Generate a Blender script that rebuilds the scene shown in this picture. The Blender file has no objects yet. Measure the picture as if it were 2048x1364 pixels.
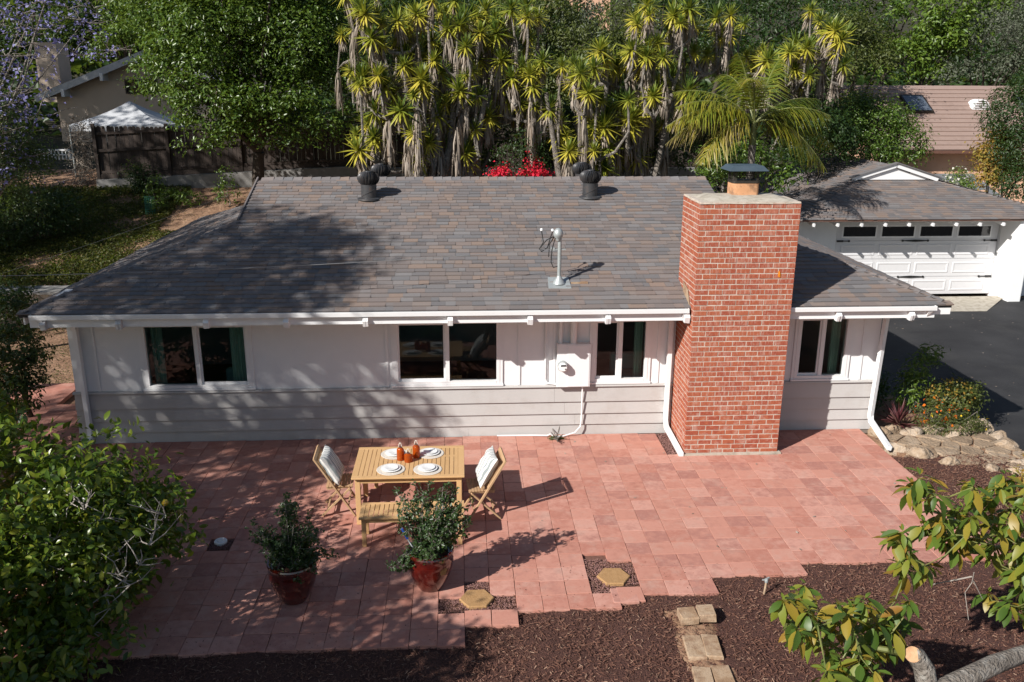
import bpy, math, random
import numpy as np
from mathutils import Vector, Matrix, Quaternion

random.seed(7)
RNG = np.random.default_rng(11)
S = bpy.context.scene
COL = S.collection

# ---------------------------------------------------------------- camera
FPX = 1735.0
CAM = np.array([0.0, -14.05, 5.9])
def _unit(v): return v / np.linalg.norm(v)
_dy = _unit(np.array([916.0 - 1024.0, 165.0 - 682.0, FPX]))
_a = 997.0 - 1024.0
_t = -(_a * _dy[0] + FPX * _dy[2]) / _dy[1]
_dz = -_unit(np.array([_a, _t, FPX]))
_dx = np.cross(_dy, _dz)
if _dx[0] < 0: _dx = -_dx
RW = np.stack([_dx, _dy, _dz])
cam_data = bpy.data.cameras.new('camera')
cam_data.sensor_width = 36.0
cam_data.lens = 36.0 * FPX / 2048.0
cam_data.clip_start = 0.05
cam_data.clip_end = 600.0
cam = bpy.data.objects.new('camera', cam_data)
COL.objects.link(cam)
_r, _d, _f = RW[:, 0], RW[:, 1], RW[:, 2]
cam.matrix_world = Matrix(((_r[0], -_d[0], -_f[0], CAM[0]), (_r[1], -_d[1], -_f[1], CAM[1]),
                           (_r[2], -_d[2], -_f[2], CAM[2]), (0, 0, 0, 1)))
S.camera = cam

# ---------------------------------------------------------------- sky, sun, exposure
SUN = Vector((1.28, 1.0, -1.08)).normalized()
W = bpy.data.worlds.new('World'); S.world = W; W.use_nodes = True
nt = W.node_tree
sky = nt.nodes.new('ShaderNodeTexSky'); sky.sky_type = 'NISHITA'; sky.sun_disc = False
sky.sun_elevation = math.asin(-SUN.z)
sky.sun_rotation = math.atan2(-SUN.x, -SUN.y)
sky.air_density = 1.0; sky.dust_density = 0.6
nt.links.new(sky.outputs[0], nt.nodes['Background'].inputs[0])
nt.nodes['Background'].inputs[1].default_value = 0.053
sl = bpy.data.lights.new('sun', 'SUN'); sl.energy = 4.4; sl.angle = math.radians(0.53); sl.color = (1.0, 0.955, 0.90)
so = bpy.data.objects.new('sun', sl); COL.objects.link(so)
so.rotation_euler = SUN.to_track_quat('-Z', 'Y').to_euler(); so.location = (-20, -15, 25)
S.view_settings.view_transform = 'Standard'; S.view_settings.look = 'None'
S.view_settings.exposure = 0.66; S.view_settings.gamma = 1.0; S.view_settings.use_curve_mapping = False
S.render.engine = 'CYCLES'
S.cycles.max_bounces = 6; S.cycles.diffuse_bounces = 3; S.cycles.transparent_max_bounces = 10
S.cycles.use_denoising = True

# ---------------------------------------------------------------- helpers
def ray(px, py): return RW @ np.array([px - 1024.0, py - 682.0, FPX])
def atY(px, py, y):
    d = ray(px, py); return CAM + d * ((y - CAM[1]) / d[1])
def atZ(px, py, z):
    d = ray(px, py); return CAM + d * ((z - CAM[2]) / d[2])
def rnd(a, b): return random.uniform(a, b)

def empty(name, loc=(0, 0, 0), rz=0.0):
    o = bpy.data.objects.new(name, None); COL.objects.link(o)
    o.location = loc; o.rotation_euler = (0, 0, rz); o.empty_display_size = 0.2
    return o
def tag(o, label=None, cat=None, group=None, kind=None):
    if label: o['label'] = label
    if cat: o['category'] = cat
    if group: o['group'] = group
    if kind: o['kind'] = kind
    return o
def origin(o):
    v = Vector((0, 0, 0))
    while o is not None:
        v += Vector(o.location); o = o.parent
    return v
def mesh_from(name, V, F, mats, smooth=False, fmat=None):
    me = bpy.data.meshes.new(name); me.from_pydata([tuple(v) for v in V], [], F)
    for m in (mats if isinstance(mats, (list, tuple)) else [mats]): me.materials.append(m)
    if smooth: me.polygons.foreach_set('use_smooth', [True] * len(me.polygons))
    if fmat is not None: me.polygons.foreach_set('material_index', fmat)
    me.update(); return me
def put(name, me, parent=None, loc=(0, 0, 0), rot=None, scale=None):
    o = bpy.data.objects.new(name, me); COL.objects.link(o)
    o.location = loc
    if rot is not None:
        if isinstance(rot, Quaternion):
            o.rotation_mode = 'QUATERNION'; o.rotation_quaternion = rot
        else: o.rotation_euler = rot
    if scale is not None: o.scale = scale
    if parent is not None: o.parent = parent
    return o
def np_mesh(name, V, F, mat, smooth=False, attr=None):
    """V (n,3), F (m,k) numpy arrays"""
    me = bpy.data.meshes.new(name)
    n, m, k = len(V), len(F), F.shape[1]
    me.vertices.add(n); me.vertices.foreach_set('co', np.ascontiguousarray(V, dtype=np.float32).ravel())
    me.loops.add(m * k); me.loops.foreach_set('vertex_index', np.ascontiguousarray(F, dtype=np.int32).ravel())
    me.polygons.add(m)
    me.polygons.foreach_set('loop_start', np.arange(m, dtype=np.int32) * k)
    me.polygons.foreach_set('loop_total', np.full(m, k, dtype=np.int32))
    if smooth: me.polygons.foreach_set('use_smooth', np.ones(m, dtype=bool))
    me.materials.append(mat); me.update(calc_edges=True)
    if attr is not None:
        a = me.attributes.new('v', 'FLOAT', 'POINT'); a.data.foreach_set('value', np.ascontiguousarray(attr, dtype=np.float32))
    return me

BOXF = [(0, 3, 2, 1), (4, 5, 6, 7), (0, 1, 5, 4), (1, 2, 6, 5), (2, 3, 7, 6), (3, 0, 4, 7)]
class MB:
    def __init__(s): s.V = []; s.F = []; s.M = []
    def add(s, V, F, mi=0):
        n = len(s.V); s.V += [tuple(v) for v in V]; s.F += [tuple(i + n for i in f) for f in F]; s.M += [mi] * len(F); return s
    def box(s, x0, x1, y0, y1, z0, z1, mi=0):
        return s.add([(x0, y0, z0), (x1, y0, z0), (x1, y1, z0), (x0, y1, z0), (x0, y0, z1), (x1, y0, z1), (x1, y1, z1), (x0, y1, z1)], BOXF, mi)
    def bar(s, p, q, w, h, up=(0, 0, 1), mi=0):
        p, q = Vector(p), Vector(q); d = (q - p).normalized(); sd = d.cross(Vector(up))
        if sd.length < 1e-4: sd = d.cross(Vector((0, 1, 0)))
        sd.normalize(); u = sd.cross(d); a, b = sd * w / 2, u * h / 2
        return s.add([p - a - b, p + a - b, p + a + b, p - a + b, q - a - b, q + a - b, q + a + b, q - a + b],
                     [(0, 1, 2, 3), (7, 6, 5, 4), (0, 4, 5, 1), (1, 5, 6, 2), (2, 6, 7, 3), (3, 7, 4, 0)], mi)
    def tube(s, pts, rad, n=8, mi=0, cap=True, tw=0.0):
        pts = [Vector(p) for p in pts]; m = len(pts)
        if not isinstance(rad, (list, tuple)): rad = [rad] * m
        V = []; prev = None
        for i, p in enumerate(pts):
            d = (pts[min(i + 1, m - 1)] - pts[max(i - 1, 0)]).normalized()
            if prev is None:
                a = d.cross(Vector((0, 0, 1)))
                if a.length < 0.05: a = d.cross(Vector((1, 0, 0)))
                a.normalize()
            else:
                a = prev - d * prev.dot(d); a.normalize()
            prev = a; b = d.cross(a)
            for k in range(n):
                t = 2 * math.pi * k / n + tw
                V.append(p + (a * math.cos(t) + b * math.sin(t)) * rad[i])
        F = [(i * n + k, i * n + (k + 1) % n, (i + 1) * n + (k + 1) % n, (i + 1) * n + k) for i in range(m - 1) for k in range(n)]
        if cap: F += [tuple(range(n - 1, -1, -1)), tuple(range((m - 1) * n, m * n))]
        return s.add(V, F, mi)
    def lathe(s, prof, c=(0, 0, 0), n=24, mi=0, sx=1, sy=1):
        V = [(c[0] + r * math.cos(2 * math.pi * k / n) * sx, c[1] + r * math.sin(2 * math.pi * k / n) * sy, c[2] + z) for r, z in prof for k in range(n)]
        m = len(prof)
        F = [(i * n + k, i * n + (k + 1) % n, (i + 1) * n + (k + 1) % n, (i + 1) * n + k) for i in range(m - 1) for k in range(n)]
        if prof[0][0] > 1e-4: F.append(tuple(range(n - 1, -1, -1)))
        if prof[-1][0] > 1e-4: F.append(tuple(range((m - 1) * n, m * n)))
        return s.add(V, F, mi)
    def prism(s, poly, axis, a, b, mi=0):
        """extrude a 2d polygon (counter-clockwise) along an axis between a and b"""
        def P(u, v, t): return {'x': (t, u, v), 'y': (u, t, v), 'z': (u, v, t)}[axis]
        n = len(poly); V = [P(u, v, a) for u, v in poly] + [P(u, v, b) for u, v in poly]
        F = [tuple(range(n - 1, -1, -1)), tuple(range(n, 2 * n))] + [(i, (i + 1) % n, n + (i + 1) % n, n + i) for i in range(n)]
        return s.add(V, F, mi)
    def build(s, name, mats, parent=None, smooth=False, local=False, bevel=0.0, loc=None):
        off = Vector((0, 0, 0)) if (local or parent is None) else origin(parent)
        V = s.V if off.length == 0 else [(v[0] - off.x, v[1] - off.y, v[2] - off.z) for v in s.V]
        if loc is not None and parent is None: V = [(v[0] - loc[0], v[1] - loc[1], v[2] - loc[2]) for v in V]
        me = mesh_from(name, V, s.F, mats, smooth, s.M)
        o = put(name, me, parent)
        if loc is not None and parent is None: o.location = loc
        if smooth:
            me.set_sharp_from_angle(angle=math.radians(40))
        if bevel:
            md = o.modifiers.new('bevel', 'BEVEL'); md.width = bevel; md.segments = 2; md.limit_method = 'ANGLE'
        return o

def copy_tree(o, parent=None):
    c = o.copy(); COL.objects.link(c); c.parent = parent
    for ch in list(o.children): copy_tree(ch, c)
    return c

# ---------------------------------------------------------------- materials
def srgb(r, g, b):
    f = lambda c: (c / 255) / 12.92 if c / 255 <= 0.04045 else ((c / 255 + 0.055) / 1.055) ** 2.4
    return (f(r), f(g), f(b), 1.0)
def lin(r, g, b): return (r, g, b, 1.0)
def mat(name, cols, rough=0.7, noise=8.0, nmix=0.5, bump=0.0, bscale=40.0, spec=0.4, metal=0.0, trans=0.0,
        detail=5.0, stretch=None, attr=False, coat=0.0, tcol=None, rmix=1.0, coord='Object', bdist=0.01, dirt=None):
    """cols: colours spread over a value that mixes a random number per piece with noise."""
    m = bpy.data.materials.new(name); m.use_nodes = True; N = m.node_tree.nodes; L = m.node_tree.links
    b = N['Principled BSDF']; out = N['Material Output']
    b.inputs['Roughness'].default_value = rough; b.inputs['Metallic'].default_value = metal
    b.inputs['Specular IOR Level'].default_value = spec
    if coat: b.inputs['Coat Weight'].default_value = coat; b.inputs['Coat Roughness'].default_value = 0.08
    tc = N.new('ShaderNodeTexCoord'); oi = N.new('ShaderNodeObjectInfo'); ge = N.new('ShaderNodeNewGeometry')
    def math_(op, a, bb, c=None):
        n = N.new('ShaderNodeMath'); n.operation = op
        for i, v in enumerate((a, bb, c)):
            if v is None: continue
            if isinstance(v, (int, float)): n.inputs[i].default_value = v
            else: L.new(v, n.inputs[i])
        return n.outputs[0]
    rv = math_('FRACT', math_('MULTIPLY_ADD', oi.outputs['Random'], 7.31, ge.outputs['Random Per Island']), 0)
    vo = N.new('ShaderNodeVectorMath'); vo.operation = 'MULTIPLY_ADD'
    if stretch:
        mp = N.new('ShaderNodeMapping'); mp.inputs['Scale'].default_value = stretch; L.new(tc.outputs[coord], mp.inputs[0]); src = mp.outputs[0]
    else: src = tc.outputs[coord]
    cv = N.new('ShaderNodeCombineXYZ')
    for i in range(3): L.new(rv, cv.inputs[i])
    L.new(cv.outputs[0], vo.inputs[0]); vo.inputs[1].default_value = (37, 53, 71); L.new(src, vo.inputs[2])
    nz = N.new('ShaderNodeTexNoise'); nz.inputs['Scale'].default_value = noise; nz.inputs['Detail'].default_value = detail
    nz.inputs['Roughness'].default_value = 0.62
    L.new(vo.outputs[0], nz.inputs['Vector'])
    if attr:
        at = N.new('ShaderNodeAttribute'); at.attribute_name = 'v'
        base = math_('ADD', at.outputs['Fac'], math_('MULTIPLY_ADD', oi.outputs['Random'], .44, -.24))
    else: base = rv
    nn = math_('MULTIPLY_ADD', nz.outputs[0], 2.2, -0.6)
    val = math_('ADD', math_('MULTIPLY', base, (1 - nmix) * rmix), math_('MULTIPLY', nn, nmix))
    cl = N.new('ShaderNodeClamp'); L.new(val, cl.inputs[0])
    rp = N.new('ShaderNodeValToRGB'); el = rp.color_ramp.elements
    k = len(cols)
    el[0].color = cols[0]; el[0].position = 0.0
    if k == 1: el[1].color = cols[0]
    else:
        el[1].color = cols[-1]; el[1].position = 1.0
        for i in range(1, k - 1):
            e = el.new(i / (k - 1)); e.color = cols[i]
    L.new(cl.outputs[0], rp.inputs[0])
    colout = rp.outputs[0]
    if dirt:
        # large soft stains with a shape of their own: (colour, scale, amount)
        dz = N.new('ShaderNodeTexNoise'); dz.inputs['Scale'].default_value = dirt[1]; dz.inputs['Detail'].default_value = 6; dz.inputs['Roughness'].default_value = 0.7
        L.new(vo.outputs[0] if not stretch else tc.outputs[coord], dz.inputs['Vector'])
        mr = N.new('ShaderNodeMapRange'); mr.inputs[1].default_value = 0.5; mr.inputs[2].default_value = 0.72
        mr.inputs[3].default_value = 0.0; mr.inputs[4].default_value = dirt[2]; L.new(dz.outputs[0], mr.inputs[0])
        mx = N.new('ShaderNodeMix'); mx.data_type = 'RGBA'; L.new(mr.outputs[0], mx.inputs[0]); L.new(colout, mx.inputs[6]); mx.inputs[7].default_value = dirt[0]
        colout = mx.outputs[2]
    L.new(colout, b.inputs['Base Color'])
    if bump:
        bn = N.new('ShaderNodeTexNoise'); bn.inputs['Scale'].default_value = bscale; bn.inputs['Detail'].default_value = 4
        L.new(vo.outputs[0], bn.inputs['Vector'])
        bp = N.new('ShaderNodeBump'); bp.inputs['Strength'].default_value = bump; bp.inputs['Distance'].default_value = bdist
        L.new(bn.outputs[0], bp.inputs['Height']); L.new(bp.outputs[0], b.inputs['Normal'])
    if trans:
        ts = N.new('ShaderNodeBsdfTranslucent'); mx = N.new('ShaderNodeMixShader'); mx.inputs[0].default_value = trans
        hs = N.new('ShaderNodeMix'); hs.data_type = 'RGBA'; hs.inputs[0].default_value = 0.55
        L.new(rp.outputs[0], hs.inputs[6]); hs.inputs[7].default_value = tcol or (0.25, 0.34, 0.03, 1)
        L.new(hs.outputs[2], ts.inputs[0])
        L.new(b.outputs[0], mx.inputs[1]); L.new(ts.outputs[0], mx.inputs[2]); L.new(mx.outputs[0], out.inputs[0])
    return m

def glass_mat(name, ior=1.5, tint=(0.74, 0.84, 0.80, 1)):
    m = bpy.data.materials.new(name); m.use_nodes = True; N = m.node_tree.nodes; L = m.node_tree.links
    N.remove(N['Principled BSDF'])
    fr = N.new('ShaderNodeFresnel'); fr.inputs[0].default_value = ior
    t = N.new('ShaderNodeBsdfTransparent'); t.inputs[0].default_value = tint
    g = N.new('ShaderNodeBsdfGlossy'); g.inputs['Roughness'].default_value = 0.005
    mx = N.new('ShaderNodeMixShader'); L.new(fr.outputs[0], mx.inputs[0]); L.new(t.outputs[0], mx.inputs[1]); L.new(g.outputs[0], mx.inputs[2])
    L.new(mx.outputs[0], N['Material Output'].inputs[0]); return m

M = {}
M['stucco'] = mat('stucco', [lin(.74, .745, .75), lin(.80, .805, .80)], rough=.9, noise=3, nmix=.7, bump=.35, bscale=90, spec=.2, bdist=.006)
M['trim'] = mat('white_trim_paint', [lin(.73, .735, .74), lin(.79, .79, .79)], rough=.45, noise=5, nmix=.8, bump=.05, bscale=30)
M['siding'] = mat('greige_siding_paint', [lin(.43, .415, .40), lin(.48, .465, .45)], rough=.6, noise=4, nmix=.5, bump=.12, bscale=120, stretch=(1, 1, .15), spec=.3, dirt=(lin(.30, .255, .22), 1.6, .35))
M['siding_edge'] = mat('siding_edge_paint', [lin(.22, .18, .15)], rough=.8)
M['vinyl'] = mat('window_vinyl', [lin(.74, .74, .74), lin(.78, .78, .78)], rough=.35, nmix=.5)
M['glass'] = glass_mat('window_glass')
M['shingle'] = mat('asphalt_shingle', [lin(.125, .121, .123), lin(.19, .158, .145), lin(.16, .155, .158), lin(.235, .175, .142), lin(.19, .185, .187), lin(.21, .168, .15), lin(.145, .14, .143), lin(.17, .165, .168)],
                   rough=.95, noise=60, nmix=.12, bump=.35, bscale=420, spec=.12, bdist=.004)
M['hill'] = mat('leaf_litter_hillside', [lin(.018, .018, .010), lin(.035, .034, .018), lin(.05, .042, .024)], rough=1, noise=2, nmix=1, bump=.8, bscale=6, bdist=.1)
M['deck'] = mat('roof_deck', [lin(.03, .028, .027)], rough=.95)
M['soffit'] = mat('soffit_paint', [lin(.66, .66, .65), lin(.72, .72, .71)], rough=.6, stretch=(1, 8, 1), noise=4)
M['brick'] = mat('red_brick', [lin(.22, .05, .03), lin(.33, .090, .048), lin(.37, .115, .060), lin(.28, .065, .038), lin(.40, .15, .095), lin(.33, .10, .06)], rough=.85, noise=14, nmix=.42, bump=.5, bscale=160, spec=.2, bdist=.004,
                 dirt=(lin(.50, .36, .30), 6.0, .75), coord='Object')
M['mortar'] = mat('mortar', [lin(.34, .28, .22), lin(.50, .43, .36), lin(.58, .52, .45)], rough=.95, noise=12, nmix=1, bump=.5, bscale=200, bdist=.004)
M['concrete'] = mat('concrete', [lin(.26, .225, .18), lin(.42, .38, .31), lin(.50, .46, .40)], rough=.9, noise=7, nmix=1, bump=.4, bscale=90, bdist=.006)
M['terracotta'] = mat('terracotta_flue', [lin(.50, .25, .12), lin(.60, .33, .18)], rough=.8, noise=6, nmix=1, dirt=(lin(.05, .04, .035), 4.0, .8))
M['galv'] = mat('galvanised_steel', [lin(.33, .36, .36), lin(.42, .45, .45)], rough=.45, metal=.35, noise=10, nmix=1)
M['capmetal'] = mat('blue_grey_cap_steel', [lin(.07, .10, .125), lin(.10, .135, .165)], rough=.4, metal=.4, noise=6, nmix=1)
M['darkmetal'] = mat('dark_mesh_steel', [lin(.03, .028, .025), lin(.06, .05, .04)], rough=.6, metal=.5)
M['ventblack'] = mat('vent_black_paint', [lin(.030, .031, .034), lin(.055, .056, .06)], rough=.42, noise=9, nmix=.8, dirt=(lin(.09, .05, .03), 9.0, .5), spec=.5)
M['cable'] = mat('black_cable', [lin(.012, .012, .012)], rough=.5)
M['alu'] = mat('aluminium_cable', [lin(.26, .26, .26)], rough=.5, metal=.3)
M['paver'] = mat('red_concrete_paver', [lin(.35, .15, .112), lin(.47, .222, .168), lin(.51, .248, .19), lin(.41, .175, .130), lin(.54, .285, .225), lin(.36, .165, .132), lin(.49, .235, .178), lin(.44, .20, .15)],
                 rough=.9, noise=9, nmix=.18, bump=.3, bscale=220, spec=.2, bdist=.003, dirt=(lin(.50, .33, .27), 3.2, .55))
M['sand'] = mat('joint_sand', [lin(.11, .05, .036), lin(.19, .095, .068)], rough=1, noise=40, nmix=1)
M['lava'] = mat('red_lava_gravel', [lin(.13, .062, .054), lin(.24, .125, .108), lin(.33, .185, .16)], rough=.95, noise=60, nmix=.25, bump=.4, bscale=300)
M['hexstone'] = mat('tan_stepping_stone', [lin(.33, .185, .075), lin(.42, .25, .115)], rough=.9, noise=18, nmix=1, bump=.6, bscale=60, bdist=.012)
M['mulch'] = mat('mulch_soil', [lin(.035, .015, .011), lin(.085, .036, .026), lin(.13, .06, .044)], rough=1, noise=45, nmix=1, bump=1, bscale=60, bdist=.03)
M['chip'] = mat('mulch_chip', [lin(.065, .028, .018), lin(.12, .052, .034), lin(.165, .076, .05), lin(.095, .04, .026), lin(.21, .11, .075), lin(.135, .06, .038), lin(.36, .24, .17)], rough=.9, noise=30, nmix=.05)
M['soil'] = mat('dry_soil', [lin(.14, .075, .042), lin(.24, .14, .085), lin(.30, .19, .12)], rough=1, noise=3.0, nmix=1, bump=.9, bscale=12, bdist=.06)
M['asphalt'] = mat('sealed_asphalt', [lin(.020, .020, .022), lin(.030, .030, .032), lin(.044, .044, .046)], rough=.82, noise=.8, nmix=1, bump=.5, bscale=260, spec=.3, bdist=.004, detail=12, dirt=(lin(.055, .054, .052), .9, .6))
M['flag'] = mat('flagstone', [lin(.20, .14, .09), lin(.33, .24, .16), lin(.42, .33, .24)], rough=.95, noise=4, nmix=.7, bump=1.0, bscale=20, bdist=.035, dirt=(lin(.14, .095, .06), 3.0, .7))
M['rock'] = mat('field_rock', [lin(.19, .135, .09), lin(.33, .24, .16), lin(.42, .34, .26), lin(.38, .24, .12)], rough=.95, noise=7, nmix=.6, bump=1.0, bscale=14, bdist=.06, dirt=(lin(.10, .075, .05), 4.0, .7))
M['oldbrick'] = mat('weathered_block', [lin(.20, .125, .075), lin(.31, .20, .12), lin(.42, .31, .21), lin(.34, .23, .15)], rough=.95, noise=6, nmix=.75, dirt=(lin(.16, .08, .05), 7.0, .8), bump=.6, bscale=70, bdist=.01)
M['teak'] = mat('light_teak', [lin(.50, .30, .135), lin(.60, .375, .18), lin(.545, .335, .155)], rough=.55, noise=5, nmix=.35, stretch=(1, 1, 1), bump=.08, bscale=60, spec=.35)
M['teak_grey'] = mat('weathered_teak', [lin(.36, .22, .115), lin(.46, .295, .165), lin(.40, .255, .14)], rough=.65, noise=6, nmix=.4)
M['ceramic'] = mat('white_ceramic', [lin(.80, .80, .79)], rough=.18, spec=.5)
M['placemat'] = mat('woven_placemat', [lin(.55, .49, .42), lin(.70, .65, .58)], rough=.9, noise=70, nmix=1, bump=.5, bscale=150)
M['potred'] = mat('red_glaze', [lin(.030, .003, .002), lin(.065, .005, .003), lin(.12, .012, .005)], rough=.10, noise=5, nmix=1, coat=1.0, spec=.6)
M['bark'] = mat('grey_bark', [lin(.10, .085, .07), lin(.19, .165, .14), lin(.27, .245, .215)], rough=.95, noise=9, nmix=1, bump=1.0, bscale=34, bdist=.05, dirt=(lin(.34, .33, .30), 9.0, .7))
M['barkdark'] = mat('dark_bark', [lin(.035, .027, .02), lin(.075, .06, .047)], rough=.95, noise=7, nmix=1, bump=.8, bscale=22, bdist=.03)
M['twig'] = mat('pale_twig', [lin(.27, .24, .21), lin(.40, .36, .32)], rough=.9, noise=9, nmix=.5)
M['cutwood'] = mat('cut_wood', [lin(.30, .16, .08), lin(.44, .26, .14), lin(.5, .33, .2)], rough=.8, noise=14, nmix=1)
M['fence'] = mat('weathered_redwood', [lin(.022, .016, .014), lin(.04, .031, .027), lin(.058, .044, .037), lin(.03, .021, .018)], rough=.95, noise=5, nmix=.4, stretch=(3, 3, .4), bump=.5, bscale=30)
M['rawconc'] = mat('grey_block_wall', [lin(.17, .165, .155), lin(.26, .25, .24)], rough=.95, noise=2.5, nmix=1, bump=.3, bscale=40)
M['tent'] = mat('white_canopy_fabric', [lin(.62, .64, .67), lin(.68, .70, .72)], rough=.75, noise=2, nmix=.8, trans=.25, tcol=(.6, .62, .65, 1))
M['stucco_tan'] = mat('tan_stucco', [lin(.52, .42, .33), lin(.58, .47, .38)], rough=.95, noise=2, nmix=1, bump=.3, bscale=60)
M['stucco_peach'] = mat('peach_stucco', [lin(.60, .36, .235), lin(.66, .41, .28)], rough=.95, noise=2, nmix=1, bump=.3, bscale=50)
M['rooftile'] = mat('pinkish_brown_tile', [lin(.25, .175, .145), lin(.30, .215, .18), lin(.275, .192, .16)], rough=.9, noise=5, nmix=.5, bump=.3, bscale=40)
M['greyroof'] = mat('grey_shed_roof', [lin(.13, .14, .15), lin(.18, .19, .20)], rough=.9, noise=9, nmix=1)
M['copper'] = mat('brown_gutter', [lin(.10, .05, .035), lin(.15, .075, .055)], rough=.5)
M['pad'] = mat('weathered_white_wood', [lin(.36, .37, .39), lin(.62, .62, .62)], rough=.8, noise=6, nmix=1)
M['blackiron'] = mat('black_iron', [lin(.012, .012, .013)], rough=.45)
M['roomdark'] = mat('room_interior_paint', [lin(.42, .44, .41)], rough=.9)
M['roomfloor'] = mat('room_wood_floor', [lin(.10, .06, .035), lin(.16, .10, .06)], rough=.6, noise=4, nmix=1)
M['curtain'] = mat('sage_curtain', [lin(.30, .44, .36), lin(.36, .50, .42)], rough=.9)
M['teal'] = mat('teal_upholstery', [lin(.20, .36, .33), lin(.25, .42, .38)], rough=.9)
M['flower_red'] = mat('bougainvillea_bract', [lin(.50, .006, .02), lin(.72, .02, .05), lin(.60, .012, .06)], rough=.6, nmix=.2, trans=.35, tcol=(.8, .02, .06, 1))
M['flower_lilac'] = mat('lilac_petal', [lin(.17, .16, .36), lin(.24, .23, .46), lin(.30, .29, .52)], rough=.6, nmix=.2, trans=.3, tcol=(.35, .32, .75, 1))
M['flower_white'] = mat('white_petal', [lin(.75, .72, .65)], rough=.6, trans=.3, tcol=(.8, .8, .7, 1))
M['flower_orange'] = mat('orange_red_petal', [lin(.60, .05, .01), lin(.72, .15, .01), lin(.75, .30, .02)], rough=.6, nmix=.1, trans=.3, tcol=(.8, .2, .01, 1))
M['flower_yellow'] = mat('yellow_petal', [lin(.75, .48, .01), lin(.8, .6, .04)], rough=.6, trans=.3, tcol=(.8, .6, .02, 1))
def leafmat(name, cols, rough=.42, trans=.28, tcol=None, spec=.45, **k):
    return mat(name, cols, rough=rough, noise=1.2, nmix=.22, trans=trans, tcol=tcol, spec=spec, **k)
M['lf_green'] = leafmat('glossy_green_leaf', [lin(.028, .062, .010), lin(.056, .108, .015), lin(.09, .15, .022), (.135, .19, .034, 1)], rough=.34)
M['lf_dark'] = leafmat('dark_green_leaf', [lin(.014, .034, .009), lin(.024, .052, .012), lin(.040, .074, .017)], rough=.45)
M['lf_olive'] = leafmat('olive_leaf', [lin(.045, .062, .014), lin(.075, .095, .020), lin(.11, .125, .03)], rough=.5)
M['lf_bright'] = leafmat('bright_green_leaf', [lin(.055, .11, .013), lin(.095, .16, .02), lin(.15, .21, .028)], rough=.42)
M['lf_grey'] = leafmat('grey_green_leaf', [lin(.06, .075, .045), lin(.095, .112, .07), lin(.13, .145, .10)], rough=.6, tcol=(.2, .24, .1, 1))
M['lf_gold'] = leafmat('golden_leaf', [lin(.20, .115, .018), lin(.32, .19, .03), lin(.24, .19, .03), lin(.14, .14, .025)], rough=.6, tcol=(.45, .3, .04, 1))
M['lf_citrus'] = leafmat('citrus_leaf', [lin(.026, .058, .008), lin(.055, .105, .012), lin(.09, .15, .017), lin(.16, .215, .024), lin(.32, .30, .025)], rough=.3, spec=.5, trans=.36)
M['lf_avocado'] = leafmat('avocado_leaf', [lin(.038, .080, .014), lin(.065, .12, .018), lin(.10, .16, .024), lin(.17, .20, .026), lin(.27, .20, .025), lin(.24, .105, .025)], rough=.42, spec=.4)
M['lf_rose'] = leafmat('rose_leaf', [lin(.022, .048, .016), lin(.04, .075, .024), lin(.06, .10, .034)], rough=.38)
M['lf_cover'] = leafmat('groundcover_leaf', [lin(.025, .040, .008), lin(.045, .062, .010), lin(.085, .085, .012), lin(.14, .11, .015)], rough=.6)
M['yucca'] = leafmat('yucca_leaf', [lin(.055, .105, .018), lin(.125, .18, .024), lin(.30, .31, .035), lin(.50, .44, .055), lin(.55, .44, .07)], rough=.45, attr=True, tcol=(.4, .4, .04, 1))
M['deadleaf'] = mat('dead_leaf', [lin(.16, .125, .095), lin(.28, .235, .19), lin(.40, .345, .29), lin(.24, .165, .105)], rough=.9, noise=3, nmix=.2, trans=.15, tcol=(.3, .2, .1, 1))
M['palm'] = leafmat('palm_leaflet', [lin(.045, .085, .012), lin(.095, .14, .016), lin(.19, .20, .02), lin(.30, .25, .03), lin(.36, .28, .14)], rough=.4, attr=True, tcol=(.35, .36, .03, 1))
M['palmstem'] = mat('palm_stem', [lin(.10, .13, .04), lin(.20, .20, .06)], rough=.5, noise=3, nmix=1)
M['cordyline'] = leafmat('red_cordyline_leaf', [lin(.06, .015, .02), lin(.13, .035, .04), lin(.22, .12, .10)], rough=.5, tcol=(.2, .03, .04, 1))
# ================================================================ SETTING
def sstep(a, b, x):
    t = np.clip((x - a) / (b - a), 0, 1); return t * t * (3 - 2 * t)
def ground_h(x, y):
    x = np.asarray(x, float); y = np.asarray(y, float)
    h = np.full(np.broadcast(x, y).shape, -0.12)
    drive = sstep(7.55, 8.7, x) * sstep(-3.0, -1.6, y)
    h = h - 0.42 * drive
    left = sstep(-8.0, -7.4, -x) * 0 + sstep(7.4, 8.0, -x)          # 1 on the left side yard
    start = 9.4 - 0.9 * left
    up = sstep(start, start + 0.25 + 1.2 * (1 - left), y)
    slope = np.clip(y - 8.5, 0, 9.5) * 0.215 + np.maximum(0, y - 18) * .12
    back = up * (0.72 + slope)
    right = sstep(8.5, 11.5, x)
    back_r = sstep(17.5, 22, y) * (0.9 + np.maximum(0, y - 20) * 0.05)
    h = h + (1 - right) * back + right * back_r
    hill = np.maximum(0, y - 30) * 0.20
    return h + hill + 0.03 * np.sin(x * 1.3 + y * .7) * np.sin(y * 1.1 - x * .4) * sstep(9, 12, y)
def gz(x, y): return float(ground_h(x, y))

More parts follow.
